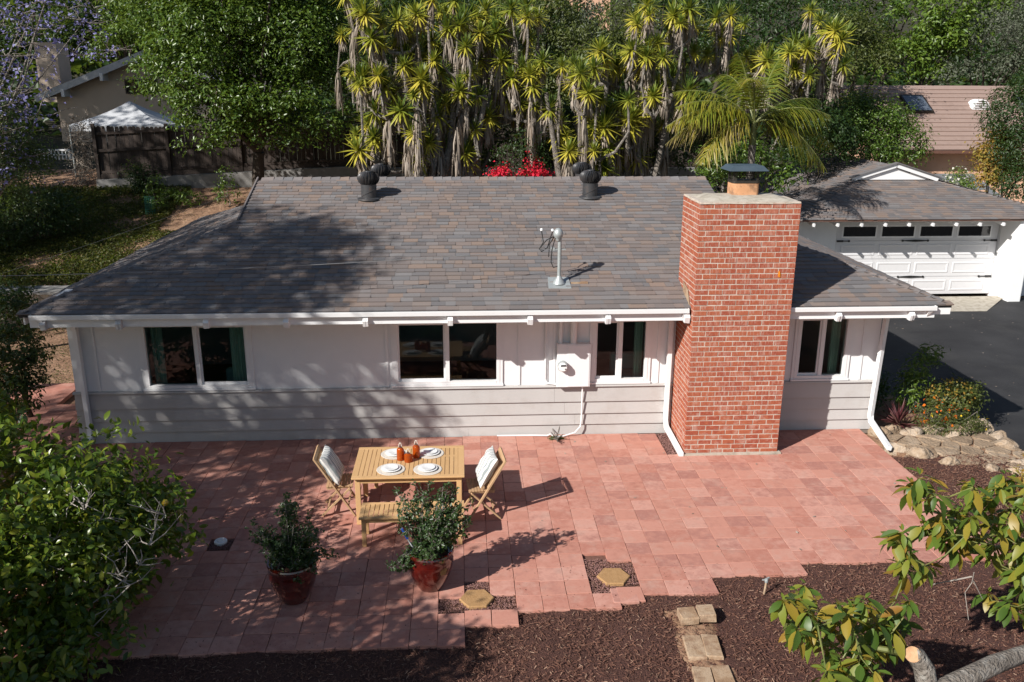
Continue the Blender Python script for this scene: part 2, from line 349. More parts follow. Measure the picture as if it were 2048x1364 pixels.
xs = np.concatenate([np.arange(-120, -22, 7), np.arange(-22, 26, .45), np.arange(26, 125, 7)])
ys = np.concatenate([np.arange(-60, -16, 5), np.arange(-16, 34, .45), np.arange(34, 130, 6)])
X, Y = np.meshgrid(xs, ys); Z = ground_h(X, Y)
idx = np.arange(X.size).reshape(X.shape)
F = np.stack([idx[:-1, :-1], idx[:-1, 1:], idx[1:, 1:], idx[1:, :-1]], -1).reshape(-1, 4)
GV = np.stack([X, Y, Z], -1).reshape(-1, 3); gme = np_mesh('ground', GV, F, M['soil'], True); gme.materials.append(M['hill'])
cen = GV[F].mean(1); gme.polygons.foreach_set('material_index', ((cen[:, 1] > 19) | ((cen[:, 1] > 12) & (cen[:, 0] > -3) & (cen[:, 0] < 9)) | (cen[:, 0] < -16)).astype(np.int32))
tag(put('ground', gme), kind='structure')

# mulch bed in front of and beside the patio
def mulch_sheet(name, x0, x1, y0, y1, zf):
    xs = np.arange(x0, x1 + .01, .09); ys = np.arange(y0, y1 + .01, .09); X, Y = np.meshgrid(xs, ys)
    Z = zf(X, Y) + .018 * np.sin(X * 5.1 + Y * 2) * np.sin(Y * 4.3 - X) + RNG.normal(0, .006, X.shape)
    idx = np.arange(X.size).reshape(X.shape)
    F = np.stack([idx[:-1, :-1], idx[:-1, 1:], idx[1:, 1:], idx[1:, :-1]], -1).reshape(-1, 4)
    return tag(put(name, np_mesh(name, np.stack([X, Y, Z], -1).reshape(-1, 3), F, M['mulch'], True)), kind='structure')
zero = lambda X, Y: X * 0 - .035
mulch_sheet('mulch_bed', -9, 9.2, -13, -4.2, zero)
mulch_sheet('mulch_strip', 7.0, 9.6, -4.25, -1.15, lambda X, Y: -.04 - .10 * sstep(8.2, 9.6, X))

def chips(n, x0, x1, y0, y1, zf, smin=.02, smax=.06):
    c = np.stack([RNG.uniform(x0, x1, n), RNG.uniform(y0, y1, n), np.zeros(n)], -1)
    c[:, 2] = zf(c[:, 0], c[:, 1]) + RNG.uniform(-.004, .028, n)
    a = RNG.uniform(0, 2 * np.pi, n); tilt = RNG.normal(0, .38, n); L = RNG.uniform(smin, smax, n); Wd = RNG.uniform(.005, .012, n); Th = RNG.uniform(.003, .007, n)
    d = np.stack([np.cos(a) * np.cos(tilt), np.sin(a) * np.cos(tilt), np.sin(tilt)], -1)
    s = np.stack([-np.sin(a), np.cos(a), RNG.normal(0, .3, n)], -1); s /= np.linalg.norm(s, axis=1)[:, None]
    u = np.cross(d, s)
    dl, sw, uu = d * L[:, None] / 2, s * Wd[:, None] / 2, u * Th[:, None]
    V = np.stack([c - dl - sw, c + dl - sw * .6, c + dl + sw * .6, c - dl + sw, c + uu - dl * .8, c + uu + dl * .9], 1).reshape(-1, 3)
    f = np.array([[0, 1, 5, 4], [2, 3, 4, 5], [1, 2, 5, 5], [3, 0, 4, 4]])[:2]
    F = (np.arange(n)[:, None, None] * 6 + f[None]).reshape(-1, 4)
    return V, F
V1, F1 = chips(52000, -5.2, 7.6, -8.4, -4.25, lambda x, y: x * 0 - .035)
V2, F2 = chips(9000, 7.05, 9.5, -4.2, -1.15, lambda x, y: -.04 - .10 * sstep(8.2, 9.6, x))
o = put('mulch_chips', np_mesh('mulch_chips', np.concatenate([V1, V2]), np.concatenate([F1, F2 + len(V1)]), M['chip']))
tag(o, 'dark red brown shredded bark mulch covering the bed beside the patio', 'mulch', kind='stuff')

# asphalt driveway with concrete apron
def grid_sheet(name, poly_fn, x0, x1, y0, y1, st, zf, m):
    xs = np.arange(x0, x1 + .001, st); ys = np.arange(y0, y1 + .001, st); X, Y = np.meshgrid(xs, ys)
    idx = np.arange(X.size).reshape(X.shape)
    F = np.stack([idx[:-1, :-1], idx[:-1, 1:], idx[1:, 1:], idx[1:, :-1]], -1).reshape(-1, 4)
    V = np.stack([X, Y, zf(X, Y)], -1).reshape(-1, 3)
    cen = V[F].mean(1); keep = poly_fn(cen[:, 0], cen[:, 1])
    return put(name, np_mesh(name, V, F[keep], m, True))
dv = MB().add([(8.0, 2.2, -.45), (8.0, 11.2, -.45), (19.5, 11.2, -.45), (28, 11.2, -.45), (28, -14, -.45), (11.0, -14, -.45), (10.2, -4.0, -.45), (9.75, -1.6, -.45), (9.55, .3, -.45), (9.0, 1.2, -.45)],
              [tuple(range(9, -1, -1))]).build('driveway', M['asphalt'])
tag(dv, kind='structure')
ap = MB().add([(11.3, 11.3, -.40), (16.9, 11.3, -.40), (16.9, 11.25, -.40), (15.35, 9.65, -.444), (11.3, 9.75, -.444)], [(4, 3, 2, 1, 0)]).build('concrete_apron', M['concrete'])
tag(ap, kind='structure')
# windblown litter on the drive and patio
n = 170
V = []; F = []
for i in range(n):
    if i < 110: x, y, z = rnd(8.6, 18), rnd(1.5, 9.3), -.446
    else: x, y, z = rnd(-3, 7), rnd(-4.3, -.2), .004
    s = rnd(.012, .035); a = rnd(0, 6.28); k = len(V)
    for j in range(4):
        r = s * (1 if j % 2 == 0 else .5); V.append((x + r * math.cos(a + j * 1.571), y + r * math.sin(a + j * 1.571), z + rnd(0.002, .012)))
    F += [(k, k + 1, k + 2, k + 3)]
o = put('fallen_leaves', mesh_from('fallen_leaves', V, F, M['deadleaf']))
tag(o, 'tiny dry leaves scattered over the driveway and patio', 'leaf litter', kind='stuff')

# ---- patio of red concrete pavers
PX = 0.308
def front(x):
    for lim, y in ((.05, -5.88), (.56, -5.55), (1.78, -5.27), (2.06, -5.15), (3.0, -5.02), (4.36, -4.68)):
        if x < lim: return y
    return -4.43
patio = MB().box(-7.7, 7.12, -4.40, -.02, -.10, -.040).box(-7.7, 2.95, -5.0, -4.40, -.10, -.041).box(-7.7, 0.0, -5.86, -5.0, -.10, -.042).build('patio', M['sand'])
tag(patio, kind='structure')
GRAVEL = [(0.0, .308, -4.93, -4.57), (-.308, .616, -5.25, -4.93), (1.54, 1.85, -5.0, -4.16), (1.85, 2.19, -4.76, -4.28), (-3.39, -3.08, -3.65, -3.33), (3.30, 3.70, -1.12, -.02)]
CHIM = (3.60, 5.30, -1.04, .2)
def blocked(x0, x1, y0, y1):
    cx, cy = (x0 + x1) / 2, (y0 + y1) / 2
    for g in GRAVEL + [CHIM]:
        if g[0] < cx < g[1] and g[2] < cy < g[3]: return True
    return False
def paver_mesh(i):
    h = .1515; b = .003; t = .045; hx, hy = .1525, .151
    mb = MB(); j = lambda: random.uniform(-.0025, .0025)
    base = [(-hx + j(), -hy + j()), (hx + j(), -hy + j()), (hx + j(), hy + j()), (-hx + j(), hy + j())]
    V = [(x, y, -t) for x, y in base] + [(x, y, -b) for x, y in base] + [(x * (1 - b / h), y * (1 - b / h), 0) for x, y in base]
    F = [(0, 1, 5, 4), (1, 2, 6, 5), (2, 3, 7, 6), (3, 0, 4, 7), (4, 5, 9, 8), (5, 6, 10, 9), (6, 7, 11, 10), (7, 4, 8, 11), (8, 9, 10, 11)]
    return V, F
PV = [paver_mesh(i) for i in range(5)]
PM = [mesh_from('paver', v, f, M['paver']) for v, f in PV]
tiles = []
for i in range(-25, 24):
    xc = (i + .5) * PX
    if xc > 7.12: continue
    y = front(xc) + rnd(-.018, .018)
    ytop = -.03 if xc > -6.6 else 1.9
    while y < ytop - .05:
        y1 = min(y + PX + rnd(-.002, .002), ytop)
        if not blocked(xc - .15, xc + .15, y, y1): tiles.append((xc + rnd(-.002, .002), (y + y1) / 2, (y1 - y - .007) / .302, rnd(-.003, .003)))
        y = y1
# a few pavers proud of the stepped front edge
for x, y in ((1.92, -5.02),): tiles.append((x, y, 1.0, .002))
def tkey(t):
    q = RW.T @ (np.array([t[0], t[1], 0]) - CAM); u = 1024 + FPX * q[0] / q[2]; v = 682 + FPX * q[1] / q[2]
    hid = (u < 330) or (u < 430 and v > 1000) or u > 1900 or v > 1364
    return (hid, q[2])
tiles.sort(key=tkey)
for k, (x, y, sy, z) in enumerate(tiles[:300]):
    put('paver', random.choice(PM), patio, (x, y, z), (rnd(-.006, .006), rnd(-.006, .006), rnd(-.006, .006)), (1, sy, 1))
mb = MB()
for x, y, sy, z in tiles[300:]:
    v, f = random.choice(PV); tx, ty = rnd(-.006, .006), rnd(-.006, .006)
    mb.add([(x + a, y + b * sy, z + c + a * tx + b * ty) for a, b, c in v], f)
tag(mb.build('paver_field', M['paver'], patio), kind='stuff')
# lava gravel pockets
def pebble(mb, x, y, z, r):
    a = rnd(0, 6.28); V = []
    for k in range(4): V.append((x + r * rnd(.7, 1.2) * math.cos(a + k * 1.571), y + r * rnd(.7, 1.2) * math.sin(a + k * 1.571), z + rnd(-.2, .3) * r))
    V += [(x, y, z + r * rnd(.6, 1.0)), (x, y, z - r * .7)]
    mb.add(V, [(0, 1, 4), (1, 2, 4), (2, 3, 4), (3, 0, 4), (1, 0, 5), (2, 1, 5), (3, 2, 5), (0, 3, 5)])
mb = MB()
for gx0, gx1, gy0, gy1 in GRAVEL:
    big = (gx1 - gx0) * (gy1 - gy0)
    for _ in range(int(big * 5200)):
        x, y = rnd(gx0 + .004, gx1 - .004), rnd(gy0 + .004, gy1 - .004)
        if CHIM[0] + .03 < x and y > CHIM[2]: continue
        pebble(mb, x, y, rnd(-.036, -.012), rnd(.006, .012))
tag(mb.build('lava_gravel', M['lava']), 'dark red lava gravel filling the gaps left in the patio paving', 'gravel', kind='stuff')
# hexagonal stepping stones
for x, y, rz, lab in ((.145, -5.00, .03, 'tan hexagonal stepping stone in gravel beside the sunlit potted rose'),
                      (1.86, -4.60, -.06, 'tan hexagonal stepping stone in gravel farther from the potted roses')):
    mb = MB(); n = 6; P = [(.205 * math.cos(math.pi / 3 * k) * 1.02, .205 * math.sin(math.pi / 3 * k)) for k in range(n)]
    mb.add([(a, b, -.05) for a, b in P] + [(a, b, .004) for a, b in P] + [(a * .96, b * .96, .012) for a, b in P] + [(0, 0, .012)],
           [(i, (i + 1) % 6, 6 + (i + 1) % 6, 6 + i) for i in range(6)] + [(6 + i, 6 + (i + 1) % 6, 12 + (i + 1) % 6, 12 + i) for i in range(6)] + [(12 + i, 12 + (i + 1) % 6, 18) for i in range(6)])
    o = mb.build('stepping_stone', M['hexstone']); o.location = (x, y, 0); o.rotation_euler.z = rz
    tag(o, lab, 'stepping stone', 'hexagonal stepping stones')
# white round drain cap
dr = empty('drain_cap', (-3.25, -3.47, -.03))
MB().lathe([(.0, .0), (.085, .0), (.085, .035), (.078, .042), (.0, .042)], n=20).build('rim', M['vinyl'], dr, True, True)
MB().lathe([(.0, .043), (.05, .043), (.045, .052), (0, .053)], n=16).build('plug', M['ceramic'], dr, True, True)
tag(dr, 'round white drain cap in a gravel square of the patio', 'drain cap')
# weathered brick steps through the mulch
blk = []
def block(x, y, z, sx, sy, sz, rz):
    mb = MB(); j = lambda: rnd(-.006, .006)
    V = [(sx / 2 * a + j(), sy / 2 * b + j(), c) for c in (-.02, sz - .012) for a, b in ((-1, -1), (1, -1), (1, 1), (-1, 1))]
    V += [(sx / 2 * a * .94 + j(), sy / 2 * b * .94 + j(), sz + rnd(-.004, .004)) for a, b in ((-1, -1), (1, -1), (1, 1), (-1, 1))]
    mb.add(V, [(0, 1, 5, 4), (1, 2, 6, 5), (2, 3, 7, 6), (3, 0, 4, 7), (4, 5, 9, 8), (5, 6, 10, 9), (6, 7, 11, 10), (7, 4, 8, 11), (8, 9, 10, 11)])
    o = mb.build('paving_block', M['oldbrick']); o.location = (x, y, z); o.rotation_euler.z = rz; return o
LB = ['first tan block of the stepping path, beside the pale block at the mulch top', 'pale grey topmost block of the stepping path through the mulch',
      'tan block on the pot side of the second row of the mulch path', 'tan block on the sprinkler side of the second row of the mulch path',
      'dusty tan block on the pot side of the lowest row of the mulch path', 'dusty tan block on the sprinkler side of the lowest row of the mulch path']
for k, (x, y, z, sx, sy, rz) in enumerate(((2.55, -5.56, .03, .2, .22, .05), (2.76, -5.55, .055, .19, .22, -.03), (2.50, -6.06, -.01, .2, .4, -.06), (2.69, -6.06, -.005, .18, .4, -.1), (2.46, -6.6, -.015, .2, .4, -.1), (2.67, -6.58, -.015, .2, .4, -.05))):
    tag(block(x, y, z, sx, sy, .07 if k < 2 else .03, rz), LB[k], 'paving block', 'stepping path blocks')
# bare soil showing round the path blocks
xs_ = np.linspace(2.2, 2.98, 22); ys_ = np.linspace(-7.0, -5.33, 42); X_, Y_ = np.meshgrid(xs_, ys_)
Z_ = -.012 - .10 * (np.abs(X_ - 2.6 + .05 * np.sin(Y_ * 7)) / .36) ** 3 + RNG.normal(0, .006, X_.shape); Z_ = np.maximum(Z_, -.12); ii = np.arange(X_.size).reshape(X_.shape)
tag(put('soil_patch', np_mesh('soil_patch', np.stack([X_, Y_, Z_], -1).reshape(-1, 3), np.stack([ii[:-1, :-1], ii[:-1, 1:], ii[1:, 1:], ii[1:, :-1]], -1).reshape(-1, 4), M['soil'], True)), kind='structure')
# pop-up sprinkler
sp = empty('sprinkler', (3.62, -5.05, -.03))
MB().tube([(0, 0, 0), (.01, 0, .09), (.02, .01, .17)], .013, 8).build('riser', M['oldbrick'], sp, True, True)
MB().lathe([(0, 0), (.02, 0), (.024, .03), (.018, .045), (0, .05)], (.02, .01, .16), 10).bar((.0, .01, .2), (.06, .03, .215), .016, .012).bar((.02, .0, .2), (-.03, .02, .19), .012, .012).build('spray_head', M['galv'], sp, True, True)
tag(sp, 'small garden sprinkler head on a riser standing in the mulch', 'sprinkler')
# poured pink path round the left side of the house
tag(MB().box(-9.0, -7.72, -2.5, 3.2, -.1, -.022).build('side_path', M['paver']), kind='structure')
# ================================================================ HOUSE
house = empty('house', (.4, 4.0, 0))
tag(house, 'low white stucco house with grey brown shingle roof and tall brick chimney', 'house')
E0, EZ, SL = -.80, 2.47, .31
RY, RZ = 4.15, 2.47 + .31 * 4.95
XL, XR, GXL, GXR, GY = -6.76, 7.98, -4.02, 5.08, 2.30
GZ = EZ + SL * (GY - E0)
# ---- walls, with real window openings
WIN = [(-5.27, -3.53), (-1.13, .65), (2.235, 3.20), (5.80, 6.72)]
WZ0, WZ1 = .95, 2.08
mb = MB(); xs = [-6.45]
for a, b in WIN: xs += [a, b]
xs.append(7.27)
y0, y1 = .03, .15
for i in range(0, len(xs), 2): mb.box(xs[i], xs[i + 1], y0, y1, .0, 2.52)
for a, b in WIN: mb.box(a, b, y0, y1, 0, WZ0); mb.box(a, b, y0, y1, WZ1, 2.52)
mb.box(-6.45, -6.33, y1, 8.3, -.1, 2.55).box(7.15, 7.27, y1, 8.3, -.5, 2.55).box(-6.45, 7.27, 8.3, 8.42, -.1, 2.55)
mb.build('wall', M['stucco'], house)
MB().box(-6.33, 7.15, .15, 8.3, .04, .08).build('interior_floor', M['roomfloor'], house)
MB().box(-6.33, 7.15, .15, 8.3, 2.38, 2.40).box(-6.33, 7.15, 4.0, 4.06, .08, 2.38).box(1.5, 1.56, .15, 4.0, .08, 2.38).box(-2.2, -2.14, .15, 4.0, .08, 2.38).build('interior_partition', M['roomdark'], house)
for cx, w_, h_, y in ((2.95, .5, .75, .55), (5.95, .3, .5, .8), (-4.0, .6, .45, .9)):
    MB().box(cx - w_ / 2, cx + w_ / 2, y, y + .4, .1, h_ + .15).box(cx - w_ / 2, cx + w_ / 2, y + .3, y + .45, h_, h_ + .45).build('indoor_seat', M['teal'], house, bevel=.06)
# ---- siding boards (4 courses, lapped), two runs either side of the chimney plus side walls
ZB = [(.0, .192), (.192, .392), (.392, .614), (.614, .872)]
def siding_run(x0, x1):
    for z0, z1 in ZB:
        if x1 - x0 > 5: cuts = [x0, x0 + rnd(3, 5), x0 + rnd(6.5, 8.5), x1]
        else: cuts = [x0, x1]
        for a, b in zip(cuts[:-1], cuts[1:]):
            mb = MB()
            mb.prism([(-.014, z0 - .014), (.029, z0 - .014), (.029, z1), (.020, z1)], 'x', a + .0012, b - .0012)
            mb.build('siding_board', M['siding'], house)
siding_run(-6.475, 3.655); siding_run(5.235, 7.295)
MB().box(-6.47, 3.655, .004, .029, -.10, -.013).box(5.235, 7.29, .004, .029, -.10, -.013).build('plinth', M['siding_edge'], house)
for (a, b) in ((-6.49, 3.66), (5.23, 7.31)):
    MB().prism([(-.022, .874), (.029, .874), (.029, .912), (-.014, .900)], 'x', a, b).build('sill_cap', M['siding'], house)
for z0, z1 in ZB:
    MB().box(-6.478, -6.452, .04, 8.3, z0 - .012, z1 - .001).build('siding_board', M['siding'], house)
    MB().box(7.272, 7.298, .04, 8.3, z0 - .012, z1 - .001).build('siding_board', M['siding'], house)
# ---- battens on the stucco
for bx in (-6.28, -6.05, -.98 - .28, .98, 1.455, 1.58, 3.38, 6.98):
    MB().box(bx - .02, bx + .02, .012, .0295, .915, 2.5).build('batten', M['stucco'], house)
# ---- windows
for wi, (a, b) in enumerate(WIN):
    w = MB()
    t = .055
    w.box(a - .05, a, .006, .029, WZ0 - .03, WZ1 + .06).box(b, b + .05, .006, .029, WZ0 - .03, WZ1 + .06).box(a - .05, b + .05, .004, .028, WZ1 + .061, WZ1 + .13)
    win = w.build('window', M['trim'], house)
    f = MB()
    f.box(a, a + t, .0, .11, WZ0, WZ1).box(b - t, b, .0, .11, WZ0, WZ1).box(a + t, b - t, .0, .11, WZ1 - t, WZ1).box(a + t, b - t, -.004, .11, WZ0, WZ0 + t)
    m_ = (a + b) / 2
    f.box(m_ - .035, m_ + .035, .012, .075, WZ0 + t, WZ1 - t)
    # sliding sash, slightly set back on one side
    (sa, sb) = (a + t, m_ - .035) if wi % 2 == 1 or wi == 2 else (m_ + .035, b - t)
    f.box(sa, sb, .045, .085, WZ0 + t, WZ0 + t + .04).box(sa, sb, .045, .085, WZ1 - t - .03, WZ1 - t).box(sa, sa + .03, .045, .085, WZ0 + t + .04, WZ1 - t - .03).box(sb - .03, sb, .045, .085, WZ0 + t + .04, WZ1 - t - .03)
    f.build('window_frame', M['vinyl'], win)
    MB().box(a - .06, b + .06, -.02, .028, WZ0 - .036, WZ0 - .004).build('sill', M['trim'], win)
    for (pa, pb) in ((a + t, m_ - .035), (m_ + .035, b - t)):
        MB().add([(pa, .06, WZ0 + t), (pb, .06, WZ0 + t), (pb, .06, WZ1 - t), (pa, .06, WZ1 - t)], [(0, 1, 2, 3)]).build('pane', M['glass'], win)
for (a, b) in ((-5.2, -5.02), (-3.9, -3.62), (3.0, 3.16), (5.86, 5.98), (6.5, 6.68)):      # curtains drawn aside
    n = 14; V = []
    for i in range(n + 1):
        x = a + (b - a) * i / n; y = .26 + .025 * math.sin(i * 1.9); V += [(x, y, .5), (x, y, 2.2)]
    MB().add(V, [(2 * i, 2 * i + 2, 2 * i + 3, 2 * i + 1) for i in range(n)]).build('curtain', M['curtain'], house, True)
# ---- roof deck
RF = [(XL, E0, EZ), (XR, E0, EZ), (GXR, GY, GZ), (GXR, RY, RZ), (GXL, RY, RZ), (GXL, GY, GZ)]
BY = 2 * RY - E0
RB = [(x, 2 * RY - y, z) for x, y, z in RF]
mb = MB()
def slab(poly, th=.05):
    n = len(poly); mb.add(list(poly) + [(x, y, z - th) for x, y, z in poly], [tuple(range(n)), tuple(range(2 * n - 1, n - 1, -1))] + [(i, n + i, n + (i + 1) % n, (i + 1) % n) for i in range(n)])
slab(RF); slab(RB[::-1])
slab([(XL, E0, EZ), (GXL, GY, GZ), (GXL, 2 * RY - GY, GZ), (XL, BY, EZ)])
slab([(XR, BY, EZ), (GXR, 2 * RY - GY, GZ), (GXR, GY, GZ), (XR, E0, EZ)])
roof = mb.build('roof', M['deck'], house)
for x0, s in ((GXL, -1), (GXR, 1)):
    MB().add([(x0 + s * .02, GY, GZ), (x0 + s * .02, 2 * RY - GY, GZ), (x0 + s * .02, RY, RZ)], [(0, 1, 2) if s > 0 else (2, 1, 0)]).build('gable_board', M['trim'], roof)
MB().add([(XL + .01, E0 + .02, EZ - .052), (XR - .01, E0 + .02, EZ - .052), (XR - .7, .03, EZ + SL * .83 - .054), (XL + .4, .03, EZ + SL * .83 - .054)], [(3, 2, 1, 0)]).build('soffit', M['soffit'], roof)
# ---- shingles
def course_tabs(length_fn, nb, expo, wmin, wmax):
    """yield (b, a0, a1) tabs in plane coordinates"""
    for c in range(nb):
        b = c * expo; l, r = length_fn(b)
        a = l - rnd(0, wmax)
        while a < r:
            w = rnd(wmin, wmax) if random.random() > .25 else rnd(.10, .17)
            yield c, b, max(a, l), min(a + w, r)
            a += w
CS = 1 / math.sqrt(1 + SL * SL); SN = SL * CS; ANG = math.atan(SL)
EXPO = .137
NB = int((RY - E0) / CS / EXPO)
def fl(b):
    y = E0 + b * CS
    if y < GY: k = (y - E0) / (GY - E0); return XL + k * (GXL - XL) - .02, XR + k * (GXR - XR) + .02
    return GXL - .09, GXR + .09
def tab_geo(w, drop, th, expo):
    # local: x along course, y up slope, z normal
    return ([(0.002, -drop, 0), (w - .002, -drop, 0), (w - .002, expo, -.004), (.002, expo, -.004),
             (0.002, -drop, th), (w - .002, -drop, th), (w - .002, expo + .01, .001), (.002, expo + .01, .001)], BOXF)
SHM = []
for k in range(6):
    v, f = tab_geo(1.0, [0, .004, .010, .016, 0, .008][k], [.018, .022, .027, .024, .016, .021][k], EXPO)
    SHM.append(mesh_from('shingle', v, f, M['shingle']))
def plane_shingles(P0, ax, up, length_fn, nb, expo, parent, name, singles=0, skip=None, wmin=.17, wmax=.33):
    ax, up = Vector(ax).normalized(), Vector(up).normalized(); nrm = ax.cross(up)
    R = Matrix((ax, up, nrm)).transposed().to_quaternion()
    mb = MB(); cnt = 0; off = origin(parent)
    for c, b, a0, a1 in course_tabs(length_fn, nb, expo, wmin, wmax):
        if a1 - a0 < .02: continue
        p = Vector(P0) + ax * a0 + up * b
        if skip and skip(p): continue
        if cnt < singles and c < 5:
            put('shingle', random.choice(SHM), parent, p - off, R, (a1 - a0, 1, 1)); cnt += 1
        else:
            v, f = tab_geo(a1 - a0, random.choice((0, 0, .004, .010, .015)), rnd(.013, .026), expo)
            mb.add([p + ax * x + up * y + nrm * z for x, y, z in v], f)
    if mb.V: tag(mb.build(name, M['shingle'], parent), kind='stuff')
inchim = lambda p: 3.70 < p.x < 5.05 and p.y < -.15
plane_shingles((0, E0 - .02, EZ - .003), (1, 0, 0), (0, CS, SN), fl, NB, EXPO, roof, 'shingle_courses', 300, inchim)
# left and right hip planes, rear plane
def hip_plane(x0, gx, sgn):
    run = abs(gx - x0); rise = GZ - EZ; sl = rise / run; c_ = 1 / math.sqrt(1 + sl * sl); s_ = sl * c_
    nb = int(run / c_ / EXPO)
    def lf(b):
        k = b * c_ / run; y0 = E0 + k * (GY - E0); return y0, 2 * RY - y0
    if sgn < 0: plane_shingles((x0 - .01, 2 * RY, EZ - .003), (0, -1, 0), (c_, 0, s_), lf, nb, EXPO, roof, 'shingle_courses')
    else: plane_shingles((x0 + .01, 0, EZ - .003), (0, 1, 0), (-c_, 0, s_), lf, nb, EXPO, roof, 'shingle_courses')
hip_plane(XL, GXL, -1); hip_plane(XR, GXR, 1)
# ridge and hip caps
def cap_mesh(w, l, drop):
    V = []
    for y in (0, l):
        t = .022 if y == 0 else .006
        V += [(-w, y, -drop), (0, y, .0 + t), (w, y, -drop), (-w, y, -drop - .012), (0, y, t - .014), (w, y, -drop - .012)]
    F = [(0, 1, 7, 6), (1, 2, 8, 7), (0, 3, 4, 1), (1, 4, 5, 2), (2, 5, 11, 8), (3, 0, 6, 9), (6, 7, 10, 9), (7, 8, 11, 10)]
    return mesh_from('ridge_cap', V, F, M['shingle'])
def run_caps(p, q, w, drop, name, lift=.012, expo=.19, parent=None, m=None):
    p, q = Vector(p), Vector(q); d = (q - p).normalized(); sd = d.cross(Vector((0, 0, 1))).normalized(); n = sd.cross(d)
    R = Matrix((sd, d, n)).transposed().to_quaternion(); me = m or cap_mesh(w, expo + .06, drop); par = parent or roof; off = origin(par)
    k = int((q - p).length / expo)
    for i in range(k): put(name, me, par, p + d * expo * i + n * lift - off, R @ Quaternion((0, 0, 1), rnd(-.02, .02)))
run_caps((XL + .10, E0 + .11, EZ + .034), (GXL, GY, GZ), .12, .03, 'hip_cap')
run_caps((XR - .10, E0 + .11, EZ + .034), (GXR, GY, GZ), .12, .03, 'hip_cap')
run_caps((GXR + .08, RY, RZ), (GXL - .1, RY, RZ), .14, .04, 'ridge_cap')
# rake trim of the left gable
MB().bar((GXL - .08, GY - .05, GZ + .015), (GXL - .08, RY, RZ + .015), .03, .04).build('rake_board', M['shingle'], roof)
# ---- fascia, gutters, rafter tails
for a, b in ((-6.60, 3.655), (5.235, 7.70)):
    MB().box(a, b, -.818, -.793, 2.262, 2.402).build('fascia', M['trim'], roof)
MB().box(7.702, 7.96, -.815, -.792, 2.315, 2.418).build('fascia', M['trim'], roof)
MB().box(7.90, 7.925, -.77, 9.0, 2.36, 2.425).build('fascia', M['trim'], roof)
MB().box(-6.71, -6.685, -.77, 9.0, 2.30, 2.425).build('fascia', M['trim'], roof)
for a, b in ((-6.56, 3.62), (5.25, 7.68)):
    g = MB()
    g.prism([(-.90, 2.40), (-.885, 2.40), (-.885, 2.462), (-.892, 2.475), (-.905, 2.475), (-.905, 2.455)], 'x', a, b)
    g.box(a, b, -.884, -.80, 2.398, 2.404).box(a, b, -.803, -.795, 2.404, 2.455)
    g.box(a - .003, a, -.904, -.796, 2.40, 2.473).box(b, b + .003, -.904, -.796, 2.40, 2.473)
    g.build('gutter', M['trim'], roof)
for tx in (-6.38, -5.25, -3.93, -2.71, -1.49, -.17, 1.09, 2.33, 3.60, 6.08, 7.29):
    t = MB()
    for dx, dl, dz in ((-.021, rnd(0, .02), 0), (.021, rnd(0, .02), rnd(-.006, .006))):
        t.add([(tx + dx - .0205, -.69, 2.245 + dz), (tx + dx + .0205, -.69, 2.245 + dz), (tx + dx + .0205, -.69, 2.392), (tx + dx - .0205, -.69, 2.392),
               (tx + dx - .0205, -.88 - dl, 2.235 + dz), (tx + dx + .0205, -.88 - dl, 2.235 + dz), (tx + dx + .0205, -.912 - dl, 2.33), (tx + dx - .0205, -.912 - dl, 2.33), (tx + dx + .0205, -.85, 2.392), (tx + dx - .0205, -.85, 2.392)],
              [(0, 1, 5, 4), (4, 5, 6, 7), (7, 6, 8, 9), (9, 8, 2, 3), (0, 4, 7, 9, 3), (1, 2, 8, 6, 5)])
    t.build('rafter_tail', M['pad'] if tx < -4 else M['trim'], roof)
# ---- downspouts
def spout(pts, r=.052):
    MB().tube(pts, r, 4, tw=math.pi / 4).build('downspout', M['trim'], house)
spout([(-6.42, -.85, 2.40), (-6.42, -.84, 2.30), (-6.36, -.55, 2.22), (-6.30, -.10, 2.14), (-6.28, -.055, 2.0), (-6.27, -.055, .2), (-6.27, -.10, .10), (-6.36, -.32, .05)])
spout([(3.57, -.85, 2.40), (3.57, -.80, 2.31), (3.565, -.3, 2.2), (3.56, -.05, 2.1), (3.555, -.05, .25), (3.56, -.12, .14), (3.60, -.85, .04), (3.60, -1.06, .03)])
spout([(7.60, -.85, 2.40), (7.60, -.80, 2.31), (7.42, -.3, 2.2), (7.30, -.06, 2.1), (7.24, -.06, .28), (7.24, -.10, .18), (7.20, -.75, .05), (7.17, -.98, .03)])
# ---- chimney
CX0, CX1, CY0, CY1, CZ = 3.665, 5.235, -.985, .06, 4.20
ch = MB()
ch.box(CX0 + .004, CX1 - .004, CY0 + .0045, CY1, -.05, CZ - .03)
chim = ch.build('chimney', M['mortar'], house)
BL, BH, BD, JT = .2105, .0705, .10, .0142
def brick_geo(l, d, h):
    j = lambda s=.002: random.uniform(-s, s); b = .003
    V = []
    for (y, k) in ((d, 0), (b, 0), (0, b)):
        V += [(k + j(), y, k + j()), (l - k + j(), y, k + j()), (l - k + j(), y, h - k + j()), (k + j(), y, h - k + j())]
    F = [(0, 1, 5, 4), (1, 2, 6, 5), (2, 3, 7, 6), (3, 0, 4, 7), (4, 5, 9, 8), (5, 6, 10, 9), (6, 7, 11, 10), (7, 4, 8, 11), (8, 9, 10, 11)]
    return V, F
BM = []
for k in range(6):
    v, f = brick_geo(1.0, .09, BH); BM.append(mesh_from('brick', v, f, M['brick']))
ncourse = int((CZ - .02) / (BH + JT)); rest = MB(); cnt = 0; offc = origin(chim); bricks = []
